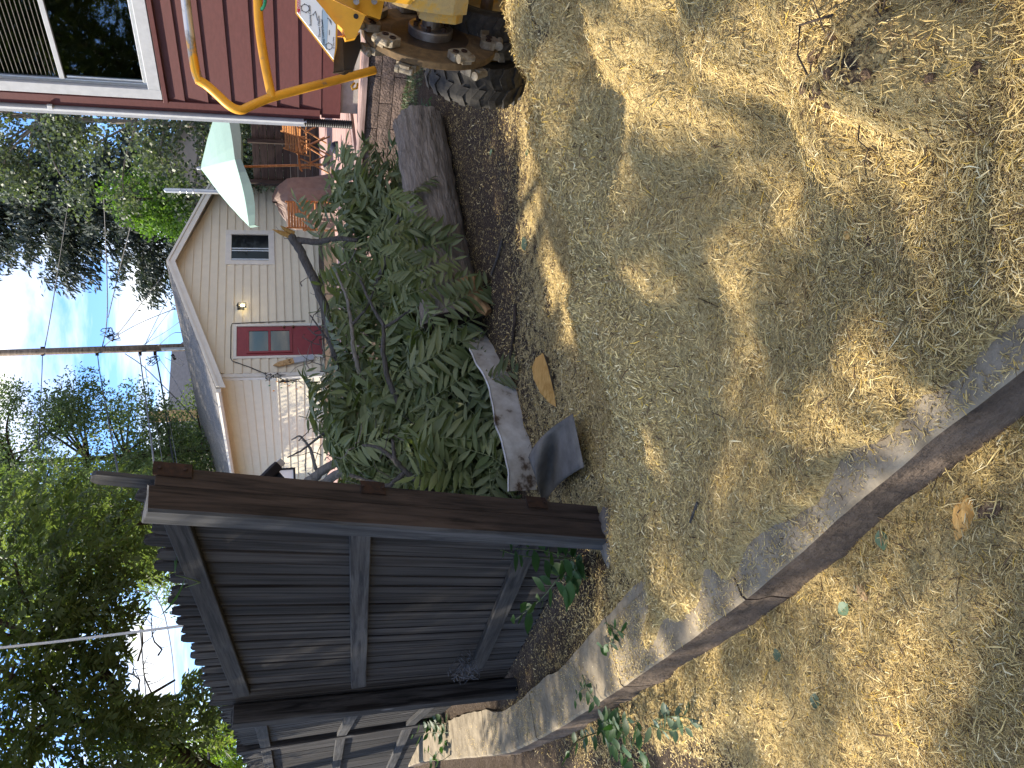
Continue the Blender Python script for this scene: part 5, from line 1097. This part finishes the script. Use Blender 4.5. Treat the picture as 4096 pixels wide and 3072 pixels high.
cab([(170, 1418, UY), (168, 1490, 30), (160, 1650, 27), (155, 1800, 24)], .014, 'topmost thin wire from the pole over the elm'); cab([(390, 1418, UY), (400, 1500, 28), (430, 1660, 22), (455, 1800, 16), (475, 1900, 12)], .016, 'twisted cable sagging from the pole to the picket on the end post'); cab([(558, 1415, UY), (570, 1500, 29), (590, 1650, 25), (612, 1820, 21), (622, 1900, 19)], .022, 'thick pale grey cable ending behind the end post top', 'cable_grey'); cab([(625, 1430, UY), (650, 1560, 29), (670, 1700, 27), (700, 1890, 24)], .028, 'thickest black cable running from the pole past the elm'); cab([(580, 1460, 30), (600, 1600, 28), (640, 1780, 25), (655, 1895, 23)], .010, LL, 'cable_grey'); cab([(660, 1600, 28), (690, 1750, 26), (715, 1895, 24)], .010, LL, 'cable_grey')
cab([(500, 1415, UY), (570, 1460, 30), (650, 1540, 29), (750, 1640, 28), (780, 1680, 27)], .016, 'dark cable slanting across the others down toward the far house'); cab([(640, 1440, 30), (700, 1520, 29), (750, 1620, 28)], .010, LD, 'cable_grey'); cab([(660, 1430, 30), (735, 1470, 30), (728, 1440, 30), (690, 1425, 30)], .010, LD, 'cable_grey')
for (x0, y0, m_) in ((430, 1330, 30), (450, 1350, 30), (610, 1440, 30)):
    pts = []
    for k in range(26): a = k*.75; pts.append(D(x0+random.uniform(-22, 22)+14*math.cos(a), y0+14*math.sin(a)+random.uniform(-10, 10), m_))
    single('cable_splice', MB().tube(pts, .014, 4), 'cable_black', 'tangled black cable splice hanging beside the utility pole', 'cable', pts[0], 'cable splices at the pole')
# rope and left cables
rp = [D(-60, 2598, 7.2), D(200, 2570, 7.0), D(450, 2540, 6.7), D(735, 2503, 6.4)]; single('hanging_rope', MB().tube(rp, .0105, 7), 'rope_white', 'pale twisted rope hanging from the tree down to the fence top', 'rope', rp[-1])
cab([(540, 2360, 16), (640, 2380, 17), (690, 2600, 19), (700, 2800, 22)], .012, 'thin cable crossing the bright sky gap above the fence', 'cable_grey'); cab([(560, 2510, 16), (572, 2650, 18), (585, 2800, 20)], .014, 'thin cable crossing the bright sky gap above the fence', 'cable_black')
cab([(800, 2700, 14), (820, 2850, 15), (835, 3000, 16), (838, 3090, 16)], .022, 'dark cable dropping behind the leaning tree trunk', 'cable_black')
# ------------------------------------------------------------------ trees
# leaves removed along the sun's rays, shaping the crowns to light chosen spots
GAPS = []
def gap(p, r): GAPS.append((np.asarray(p, float), r))
for px, py, r in [(2085, 420, .20), (2100, 520, .22), (2110, 620, .22), (2120, 720, .20), (2130, 820, .15), (2200, 1010, .10), (2240, 1110, .11), (2265, 1210, .10), (2290, 1300, .08),
                  (2240, 130, .16), (2270, 260, .15), (2200, 420, .12), (2320, 450, .10), (3300, 90, .15), (3420, 200, .16), (3560, 260, .15), (3330, 330, .13), (3680, 420, .12), (3820, 300, .14), (3950, 380, .14), (3200, 480, .10), (3000, 80, .09), (3500, 480, .10), (2700, 230, .10), (2400, 120, .12), (2480, 420, .10), (2150, 260, .12), (2560, 60, .10), (2850, 330, .10), (3650, 60, .14), (3900, 120, .12), (4000, 700, .08),
                  (3430, 1560, .11), (3520, 1640, .10), (3350, 1700, .08), (3050, 1450, .07), (2760, 2420, .06), (2700, 2330, .07), (2610, 2520, .07), (3110, 2870, .08), (3150, 2990, .08), (3540, 2780, .07), (3600, 2850, .07), (2770, 2950, .06), (3900, 2700, .06), (3780, 900, .07), (2650, 1050, .07), (2900, 1030, .08), (3100, 700, .07), (3700, 1250, .08), (3950, 900, .09), (2600, 1750, .06), (1985, 1490, .08)]:
    g_ = gp(px, py, 0)
    for k in range(6): gap(g_+V(random.gauss(0, r*.9), random.gauss(0, r*.7), 0), r*random.uniform(.35, 1.0))
for q, y, r in [((1620, 60), 3.9, .25), ((1400, 60), 3.8, .22), ((1250, 100), 3.75, .25), ((1850, 380), 4.3, .12), ((900, 400), 4.15, .15), ((780, 150), 4.1, .25), ((1250, 350), 4.3, .12), ((1560, 230), 4.0, .10), ((1380, 620), 8.8, .2), ((1650, 560), 6.9, .10)]: gap(D(*q, y), r)
for k in range(9): gap(RC+UR*random.uniform(.1, 2.2)+V(0, 0, random.uniform(.5, 3.5)), random.uniform(.10, .28))
def carve(c):
    keep = np.ones(len(c), bool)
    for p, r in GAPS:
        v = c-p; s = v @ SUND; dd = np.linalg.norm(v-s[:, None]*SUND, axis=1); keep &= ~((dd < r) & (s > 0))
    return keep
def quads(base, d, n, ln, w):
    """leaf rhombi: base point, unit direction, unit normal"""
    s = np.cross(n, d); s /= np.linalg.norm(s, axis=1)[:, None]+1e-9; m_ = base+d*(ln*.45)[:, None]
    A = np.stack([base, m_+s*(w*.5)[:, None], base+d*ln[:, None], m_-s*(w*.5)[:, None]], 1); k = len(base)
    return A.reshape(-1, 3), np.arange(k*4).reshape(k, 4)
def unit(a): return a/(np.linalg.norm(a, axis=1)[:, None]+1e-9)
def crown(root, name, mat, centers, radii, n_each, ln, w, up=.3, seed=1, cv=True, droop=0.0):
    R = np.random.RandomState(seed); c = np.repeat(np.array(centers), n_each, 0); rr = np.repeat(np.array(radii), n_each)
    b_ = c+unit(R.randn(len(c), 3))*(rr*R.rand(len(c))**.45)[:, None]*np.array([1, 1, .72])
    d = unit(R.randn(len(c), 3)+np.array([0, 0, -droop])); n = unit(R.randn(len(c), 3)*(1-up)+np.array([0, 0, up*1.6]))
    if cv: k = carve(b_); b_, d, n = b_[k], d[k], n[k]
    L_ = ln*R.uniform(.7, 1.3, len(b_)); v, f = quads(b_, d, n, L_, L_*w); rn = np.repeat(np.clip(R.normal(.4, .28, len(b_)), 0, 1), 4)
    o = link(name, npmesh(name, v-wloc(root), f, mat, [('rnd', 'FLOAT', rn)]), root); return o
def frond_crown(root, name, mat, centers, radii, n_each, Lf, k, ln, w, seed=1, cv=True):
    R = np.random.RandomState(seed); c = np.repeat(np.array(centers), n_each, 0); rr = np.repeat(np.array(radii), n_each); m_ = len(c)
    off = unit(R.randn(m_, 3)); b0 = c+off*(rr*R.rand(m_)**.5)[:, None]*np.array([1, 1, .75]); d = unit(off*np.array([1, 1, .3])+R.randn(m_, 3)*.6+np.array([0, 0, -.25])); s = unit(np.cross(d, np.array([0, 0, 1.])+R.randn(m_, 3)*.3)); n = np.cross(s, d)
    if cv: kp = carve(b0+d*Lf*.5); b0, d, s, n = b0[kp], d[kp], s[kp], n[kp]; m_ = len(b0)
    B, Dv, Nn, Ls, rn = [], [], [], [], []; hue = np.clip(R.normal(.4, .28, m_), 0, 1); Lr = Lf*R.uniform(.7, 1.2, m_)
    for q in range(k):
        t = .2+.8*(q//2)/(k/2); sg = 1 if q % 2 else -1
        B.append(b0+d*(Lr*t)[:, None]-np.array([0, 0, 1])*(Lr*.3*t*t)[:, None]); Dv.append(unit(s*sg*.9+d*.45-n*.15+R.randn(m_, 3)*.15+np.array([0, 0, -.25]))); Nn.append(unit(n+R.randn(m_, 3)*.3)); Ls.append(ln*R.uniform(.75, 1.2, m_)*(.7+.3*math.sin(t*3))); rn.append(np.clip(hue+R.normal(0, .1, m_), 0, 1))
    B = np.concatenate(B); Dv = np.concatenate(Dv); Nn = np.concatenate(Nn); Ls = np.concatenate(Ls); rn = np.concatenate(rn)
    if cv:                                   # the crown is open above the near fence, where bright sky shows
        q = B-CAM; zc = q @ F; ux = 2048-FPX*(q @ UP)/zc; uy = 1536-FPX*(q @ RT)/zc; n_ = vnoise(B[:, 0]*3+B[:, 2]*5, B[:, 1]*3, 1.0, 3)*120
        op = (ux > 600-n_) & (ux < 960) & (uy > 2330) & (uy < 2560) | (ux > 545-n_*.7) & (ux < 720) & (uy >= 2500) & (uy < 2790) | (ux > 640) & (ux < 860) & (uy >= 2500) & (uy < 2690)
        B, Dv, Nn, Ls, rn = B[~op], Dv[~op], Nn[~op], Ls[~op], rn[~op]
    if cv: kp = carve(B); B, Dv, Nn, Ls, rn = B[kp], Dv[kp], Nn[kp], Ls[kp], rn[kp]
    v, f = quads(B, Dv, Nn, Ls, Ls*w); o = link(name, npmesh(name, v-wloc(root), f, mat, [('rnd', 'FLOAT', np.repeat(rn, 4))]), root); return o
def trunk(root, paths, mat='tree_bark', name='trunk'):
    mb = MB()
    for pts, r0, r1 in paths:
        P = np.array(pts)
        for _ in range(2):
            Q = [P[0]]
            for a, b_ in zip(P[:-1], P[1:]): Q += [a*.75+b_*.25, a*.25+b_*.75]
            P = np.array(Q+[P[-1]])
        mb.tube(list(P), list(np.linspace(r0, r1, len(P))), 8, True, 0, .05)
    return part(name, mb, mat, root, True)
def to_clusters(start, centers, r0=.05, bend=.25, seed=1):
    R = np.random.RandomState(seed); out = []; start = [np.asarray(s, float) for s in start]
    for c in centers:
        s = min(start, key=lambda q: np.linalg.norm(q-c)); m_ = (s+c)/2+R.randn(3)*bend*.5+V(0, 0, bend*.5); out.append(([s, m_, c], r0, .012))
    return out
def ellip(c, r, n, seed, shell=.55):
    R = np.random.RandomState(seed); u = unit(R.randn(n, 3)); q = (shell+(1-shell)*R.rand(n))**.6; return np.asarray(c)+u*q[:, None]*np.asarray(r)
# big compound-leaved tree leaning in behind the fence
w0 = V(-5.7, 9.2, .05); w1 = D(809, 3072, 9.6); w2 = D(504, 2925, 9.7)
wt = thing('tree_of_heaven', 'big leaning tree with feathery compound leaves rising behind the far fence', 'tree', w0)
wcs = np.concatenate([ellip((-4.6, 7.2, 7.4), (3.5, 3.2, 2.5), 46, 4), ellip((-3.0, 9.2, 5.6), (1.9, 1.2, 1.5), 16, 5), ellip((-5.6, 6.6, 6.4), (1.3, 1.3, 1.0), 12, 6), np.array([D(a, b_, y) for a, b_, y in ((120, 2950, 8.5), (250, 2800, 9), (420, 2700, 9), (330, 2520, 9.2), (180, 2400, 9.4), (420, 2420, 9.6), (60, 2650, 8.6), (560, 2800, 9.6), (640, 2950, 9.6), (760, 2830, 10), (520, 3050, 9), (300, 3040, 8.6), (700, 2720, 10.4), (440, 2250, 9.8), (60, 2250, 9.5), (250, 2280, 9.6))])])  # third cluster group added out of view to shade the near fence
mids = [w2, D(330, 2860, 9.4), D(150, 2760, 9.0), D(420, 2700, 9.4), D(250, 2600, 9.2), V(-4.3, 8.6, 6.2), V(-5.2, 7.4, 6.8), V(-4.0, 6.4, 6.4), V(-6.2, 6.2, 6.8)]
trunk(wt, [([w0, V(-5.2, 9.4, 1.5), w1, w2], .17, .10), ([w2, D(470, 2800, 9.6), D(440, 2700, 9.4), D(320, 2600, 9.3)], .075, .03), ([w2, D(420, 2925, 9.5), D(300, 2880, 9.3), D(150, 2790, 9.0)], .07, .03), ([w1, V(-5.3, 8.8, 4.2), V(-5.2, 7.4, 6.8), V(-6.2, 6.2, 6.8)], .12, .04), ([V(-5.3, 8.8, 4.2), V(-4.3, 8.6, 6.2), V(-4.0, 6.4, 6.4)], .08, .03)]+to_clusters(mids, wcs, .028, .3))
frond_crown(wt, 'crown', 'walnut_leaf', wcs, np.random.RandomState(2).uniform(.6, 1.0, len(wcs)), 88, .42, 15, .115, .34, 9)
x0_ = V(-7.6, 3.9, -.15); xt = thing('tree_of_heaven', 'added feathery leaved tree out of view shading the kerb and heap', 'tree', x0_)  # unseen tree, added to cast shade on the heap and kerb
xcs = ellip((-6.3, 4.3, 7.2), (2.9, 2.5, 2.0), 46, 14, .3)
trunk(xt, [([x0_, V(-7.4, 4.0, 2.2), V(-6.9, 4.2, 4.8), V(-6.4, 4.3, 7.5)], .16, .05)]+to_clusters([V(-6.9, 4.2, 4.8), V(-6.6, 4.3, 6.2), V(-6.4, 4.3, 7.3)], xcs, .03, .3))
frond_crown(xt, 'crown', 'walnut_leaf', xcs, np.random.RandomState(3).uniform(.65, 1.0, len(xcs)), 36, .42, 14, .115, .34, 29)
# bare dead twigs at the gap
for a, b_ in (((640, 2620), (600, 2450)), ((560, 2640), (610, 2400)), ((560, 2760), (530, 2640)), ((600, 2790), (570, 2650))):
    A_ = D(*a, 9.8); B2 = D(*b_, 9.6); pts = [A_+(B2-A_)*s+np.random.randn(3)*.02 for s in np.linspace(0, 1, 7)]; part('twig', MB().tube(pts, list(np.linspace(.012, .003, 7)), 5), 'tree_bark', wt)
    for k in range(5):
        p = pts[2+k % 5]; d = nrm(np.random.randn(3)); part('twig', MB().tube([p, p+d*.1+np.random.randn(3)*.02, p+d*.2+np.random.randn(3)*.04], [.005, .004, .002], 4), 'tree_bark', wt)
# a younger one beyond the end post
y0_ = D(700, 2080, 15); y0_[2] = .4; yt = thing('tree_of_heaven', 'younger bright green feathery tree beyond the brown end post', 'tree', y0_)
ycs = np.array([D(a, b_, y) for a, b_, y in ((80, 2180, 14.5), (180, 2080, 15), (300, 2180, 14.6), (420, 2100, 15), (260, 1990, 15.3), (520, 2170, 15), (120, 2270, 14.4), (360, 2260, 14.6), (30, 2060, 15), (450, 2010, 15.4), (560, 2080, 15.2), (200, 2200, 14))])
trunk(yt, [([y0_, D(500, 2090, 15), D(250, 2110, 15), D(60, 2120, 15)], .09, .03)]+to_clusters([D(500, 2090, 15), D(250, 2110, 15), D(100, 2120, 15)], ycs, .02))
frond_crown(yt, 'crown', 'walnut_leaf', ycs, [.62]*len(ycs), 70, .45, 14, .12, .36, 19, False)
# elms at the left, behind
def broad(name, label, base, centre, rad, ncl, per, mat, ln, w, seed, crad=.8, cv=False, tr_=.16, up=.3, bark_='tree_bark'):
    b_ = np.asarray(base, float); t_ = thing(name, label, 'tree', b_); cs_ = ellip(centre, rad, ncl, seed, .35); c = np.asarray(centre, float)
    st = [b_+(c-b_)*s+V(0, 0, 0) for s in (.45, .65, .85, 1.0)]+[c+V(0, 0, rad[2]*.5)]
    trunk(t_, [([b_, b_+(c-b_)*.5+V(.1, 0, 0), c, c+V(0, 0, rad[2]*.7)], tr_, .04)]+to_clusters(st, cs_, tr_*.3, .4, seed), bark_)
    crown(t_, 'crown', mat, cs_, np.random.RandomState(seed).uniform(.7, 1.15, ncl)*crad, per, ln, w, up, seed, cv); return t_
e1_ = D(300, 1840, 28); broad('elm_tree', 'tall grey green elm with fine leaves behind the garage roof', (e1_[0], e1_[1], .5), e1_+V(0, 0, -.4), (2.7, 2.5, 4.2), 70, 640, 'elm_leaf', .11, .5, 31, 1.0)
e2_ = D(720, 1800, 31); broad('elm_tree', 'low dark bushy elm between the garage roof and end post', (e2_[0], e2_[1], .5), e2_+V(0, 0, -1.0), (2.2, 2, 2.6), 40, 560, 'elm_leaf', .11, .5, 32, .95)
e3_ = D(120, 2080, 24); broad('elm_tree', 'pale green sunlit elm behind the younger feathery tree', (e3_[0], e3_[1], .5), e3_+V(-.4, 0, -.5), (2.4, 2, 3.6), 54, 520, 'elm_leaf', .10, .5, 33, .95)
e4_ = D(560, 2060, 27); broad('elm_tree', 'shaded elm in back of the fence top pickets', (e4_[0], e4_[1], .4), e4_+V(-.6, 0, -1.2), (2.2, 2, 2.4), 36, 500, 'elm_leaf', .10, .5, 34, .9)
l1_ = D(960, 2990, 26); broad('lime_tree', 'yellow green sunlit tree beyond the far fence stretch', (l1_[0], l1_[1], .3), l1_+V(-.5, 0, .1), (1.7, 1.6, 1.5), 24, 330, 'lime_leaf', .12, .5, 35, .6)
l2_ = D(830, 2930, 34); broad('elm_tree', 'dull green tree above the yellow green tree', (l2_[0], l2_[1], .3), l2_, (1.6, 1.6, 2.0), 22, 300, 'elm_leaf', .13, .5, 36, .75)
# aspen and bright tree on the right, spruce behind
a1_ = D(520, 560, 24); broad('aspen_tree', 'aspen with round silvery leaves behind the umbrella', (a1_[0]+.3, a1_[1], .6), a1_+V(.5, 0, -.2), (2.3, 2.2, 4.6), 66, 480, 'aspen_leaf', .105, .85, 41, .95, tr_=.13, bark_='pale_bark')
a2_ = D(1010, 640, 22.5); broad('aspen_tree', 'low aspen shrub over the dark plank fence', (a2_[0]+.2, a2_[1], .6), a2_+V(.2, 0, .3), (1.3, 1, .9), 18, 260, 'aspen_leaf', .10, .85, 42, .55, tr_=.06)
g1_ = D(670, 800, 25.5); broad('leafy_tree', 'bright green small tree rising behind the garage gable', (g1_[0], g1_[1], .6), g1_+V(0, 0, .1), (1.15, 1.0, 1.5), 24, 280, 'bright_leaf', .11, .6, 43, .55, tr_=.08)
sb = D(600, 850, 36); sb[2] = .5; sprc = thing('spruce_tree', 'tall dark blue green spruce towering behind the garage', 'tree', sb)
Rr = np.random.RandomState(50); Hs = 23.0; bs_, fs_, ns_, ls_, rn_ = [], [], [], [], []; tp = []
for z in np.arange(2.2, Hs, .42):
    rad_ = 4.6*(1-(z/Hs)**1.25)+.25; nb_ = 15
    for k in range(nb_):
        a = Rr.uniform(0, 6.283); ln_ = rad_*Rr.uniform(.6, 1.08); dirx = np.array([math.cos(a), math.sin(a), 0]); base = sb+V(0, 0, z+Rr.uniform(-.2, .2)-.5)
        m_ = int(200*ln_/3.5)+20; t_ = Rr.rand(m_)**.7; p = base+dirx*(ln_*t_)[:, None]+np.array([0, 0, 1])*((-.34*ln_)*t_+.20*ln_*t_**3)[:, None]+Rr.randn(m_, 3)*np.array([.20, .20, .15])
        bs_.append(p); dd = unit(dirx*.7+Rr.randn(m_, 3)*.5+np.array([0, 0, -.75])); fs_.append(dd); ns_.append(unit(Rr.randn(m_, 3))); ls_.append(Rr.uniform(.16, .34, m_)); rn_.append(np.clip(Rr.normal(.25+.35*t_, .2), 0, 1))
        if k % 3 == 0: tp.append(([base, base+dirx*ln_*.6+V(0, 0, -.2*ln_)], .035, .01))
v, f = quads(np.concatenate(bs_), np.concatenate(fs_), np.concatenate(ns_), np.concatenate(ls_), np.concatenate(ls_)*.30)
link('foliage', npmesh('foliage', v-np.array(sb), f, 'spruce_leaf', [('rnd', 'FLOAT', np.repeat(np.concatenate(rn_), 4))]), sprc)
trunk(sprc, [([sb, sb+V(0, 0, Hs*.5), sb+V(0, 0, Hs-.3)], .30, .04)]+tp)
# trees across the yard, seen in the window's reflection
broad('yard_tree', 'leafy tree standing across the yard from the red house', (-9.5, -3.0, 0), (-9.5, -3.0, 5.2), (2.8, 2.6, 2.8), 40, 200, 'aspen_leaf', .16, .7, 61, .9)
broad('yard_tree', 'tall leafy tree shading the kerb from across the yard', (-11.5, 3.2, 0), (-11.2, 3.4, 7.6), (3.2, 2.6, 3.4), 46, 220, 'elm_leaf', .17, .55, 62, 1.0, True)
# far houses
fh = D(760, 1760, 46); fh[2] = .5; nh = thing('far_house', 'distant house with dark roof and chimney half hidden by trees left of the garage', 'house', fh)
def gable_house(t_, o, X, Y, wx, wy, hw, hr, wm='far_wall', rm='far_roof'):
    o = np.asarray(o, float); part('wall', MB().prism([o, o+X*wx, o+X*wx+zup*hw, o+X*wx/2+zup*hr, o+zup*hw], Y*wy), wm, t_)
    for a, b_ in ((o-X*.4+zup*(hw-.25), o+X*wx/2+zup*(hr+.05)), (o+X*(wx+.4)+zup*(hw-.25), o+X*wx/2+zup*(hr+.05))): part('roof', MB().prism([a-Y*.4, b_-Y*.4, b_-Y*.4+zup*.14, a-Y*.4+zup*.14], Y*(wy+.8)), rm, t_)
gable_house(nh, fh+V(.3, 0, 0), DA, DB, 7, 8, 5.2, 8.0)
ck = D(645, 1665, 45); part('chimney', MB().cbox(ck-V(0, 0, .7), (zup, V(1, 0, 0), V(0, 1, 0)), (2.6, .6, .6), .02), 'plank_wood', nh)
fh2 = D(800, 880, 33); fh2[2] = .5; nh2 = thing('neighbour_house', 'neighbour house with grey shingled roof showing over the garage', 'house', fh2)
gable_house(nh2, fh2+V(-.4, 0, 0), nrm(V(1, -.35, 0)), nrm(V(.35, 1, 0)), 5, 5, 3.6, 5.5, 'far_wall', 'shingle')
# ------------------------------------------------------------------ weeds and vines
def plant(name, label, stems, mat, ln, wr, seed, step=.05, compound=False):
    rs = random.Random(seed); p0 = stems[0][0]; t_ = thing(name, label, 'plant', p0)
    for st in stems:
        P = np.array(st)
        for _ in range(2):
            Q = [P[0]]
            for a, b_ in zip(P[:-1], P[1:]): Q += [a*.75+b_*.25, a*.25+b_*.75]
            P = np.array(Q+[P[-1]])
        part('stem', MB().tube(list(P), list(np.linspace(.0035, .0015, len(P))), 5), 'vine_stem' if 'vine_stem' in MATS else mat, t_)
        tot = np.concatenate([[0], np.cumsum(np.linalg.norm(np.diff(P, axis=0), axis=1))]); s = step; sg = 1
        while s < tot[-1]:
            p = np.array([np.interp(s, tot, P[:, i]) for i in range(3)]); d0 = nrm(P[-1]-P[0]); sd = nrm(np.cross(d0, zup)+V(1e-3, 0, 0)); d = nrm(sd*sg+d0*.5+np.array([rs.gauss(0, .35) for _ in range(3)])+V(0, 0, -.15)); n = nrm(V(rs.gauss(0, .35), -.4+rs.gauss(0, .3), 1))
            l_ = ln*rs.uniform(.65, 1.25); o = part('leaf', leafquad(p+d*l_*.55, d, n, l_, l_*wr, .2), mat, t_, True, None, False); s += step*rs.uniform(.7, 1.3); sg = -sg
    return t_
simple('vine_stem', (.09, .13, .05), (.06, .09, .03), .6, 20, 0)
plant('vine_plant', 'green vine with pointed leaves climbing at the foot of the brown post', [[gp(2330, 2240, .02), D(2260, 2230, 3.72), D(2180, 2200, 3.72), D(2060, 2195, 3.74)], [gp(2300, 2260, .02), D(2240, 2300, 3.75), D(2190, 2370, 3.9), D(2140, 2420, 4.05), D(2060, 2480, 4.2)], [gp(2320, 2250, .02), D(2300, 2300, 3.7), D(2250, 2360, 3.75), D(2290, 2400, 3.7)], [gp(2310, 2235, .02), D(2100, 2230, 3.75), D(2000, 2200, 3.78)]], 'vine_leaf', .115, .5, 3, .045)
plant('weed_plant', 'leggy weed with oval leaves growing out below the concrete kerb', [[gp(2400, 2900, 0), D(2430, 2880, 3.7), D(2520, 2960, 3.3), D(2580, 3020, 3.1)], [gp(2390, 2930, 0), D(2300, 2960, 3.9), D(2260, 3040, 3.9)], [gp(2430, 2910, 0), D(2480, 2900, 3.5), D(2560, 2880, 3.35)], [gp(2400, 2910, 0), D(2470, 3000, 3.4), D(2600, 3070, 3.0)]], 'vine_leaf', .075, .48, 4, .05)
plant('weed_plant', 'small trailing weed lying over the pale concrete kerb', [[gp(2330, 2700, .01), gp(2350, 2760, .03), gp(2400, 2830, .02)], [gp(2340, 2730, .02), gp(2300, 2800, .03)]], 'vine_leaf', .065, .45, 5, .045)
plant('weed_plant', 'dark green weed where the kerb meets the far fence', [[gp(1790, 2900, .0), D(1730, 2890, 8.0), D(1690, 2880, 7.9)], [gp(1790, 2960, 0), D(1760, 3000, 7.6), D(1720, 3060, 7.5)], [gp(1800, 3020, 0), D(1760, 3050, 7.4), D(1700, 3000, 7.6)], [gp(1795, 2930, 0), D(1720, 2930, 7.8), D(1650, 2940, 7.9)]], 'vine_leaf', .12, .5, 6, .05)
plant('weed_plant', 'dark creeping weed in soil between the fence and kerb', [[gp(2420, 2480, .01), gp(2470, 2560, .03), gp(2400, 2590, .03)], [gp(2440, 2500, .01), gp(2500, 2540, .03)]], 'vine_leaf', .07, .45, 7, .04)
plant('weed_plant', 'drooping dark weed in the shadow below the kerb', [[gp(2600, 2900, .0), gp(2680, 2930, .05), gp(2760, 2900, .03)], [gp(2620, 2880, .0), gp(2700, 2860, .04), gp(2780, 2880, .02)]], 'dry_leaf', .07, .5, 8, .045)
plant('leaf_sprig', 'green sprig poking over the picket tops above the rail', [[HIT(800, 2330, P1-nb*.03, nb), HIT(760, 2315, P1-nb*.04, nb), HIT(700, 2300, P1-nb*.03, nb)], [HIT(800, 2330, P1-nb*.03, nb), HIT(740, 2350, P1-nb*.04, nb)]], 'vine_leaf', .16, .42, 9, .07)
gx0 = V(2.7, 8.4, 0); plant('weed_plant', 'green fern like weed sprouting at the retaining wall foot by the log', [[gp(1640, 600, 0), D(1560, 590, 8.0), D(1500, 600, 8.0)], [gp(1640, 620, 0), D(1580, 650, 7.9), D(1560, 700, 7.8)], [gp(1660, 560, 0), D(1600, 520, 7.9)], [gp(1700, 480, 0), D(1680, 440, 7.2), D(1720, 400, 7)]], 'vine_leaf', .10, .32, 10, .035)
plant('weed_plant', 'small fern like sprig growing on the deck edge', [[D(1425, 600, 9.3), D(1390, 600, 9.3), D(1350, 610, 9.3)], [D(1425, 620, 9.3), D(1400, 640, 9.3)]], 'vine_leaf', .09, .35, 12, .03)
# moss strip at the foot of the retaining wall
mb = MB(); R2 = np.random.RandomState(8); k = 5000; s = R2.uniform(0, 3.4, k); o = R2.rand(k)**1.3*.55; pm = RW0-rd*s[:, None]-DB*(o)[:, None]; pm[:, 2] = T(pm[:, 0], pm[:, 1]); v, f = quads(pm, unit(R2.randn(k, 3)*.6+np.array([0, 0, .9])), unit(R2.randn(k, 3)), R2.uniform(.015, .06, k), R2.uniform(.006, .012, k))
ms_ = link('grass_strip', npmesh('grass_strip', v, f, 'dry_leaf', [('rnd', 'FLOAT', np.repeat(R2.rand(k), 4))])); ms_['kind'] = 'stuff'; tag(ms_, 'thin dry grass along the foot of the retaining wall', 'grass')
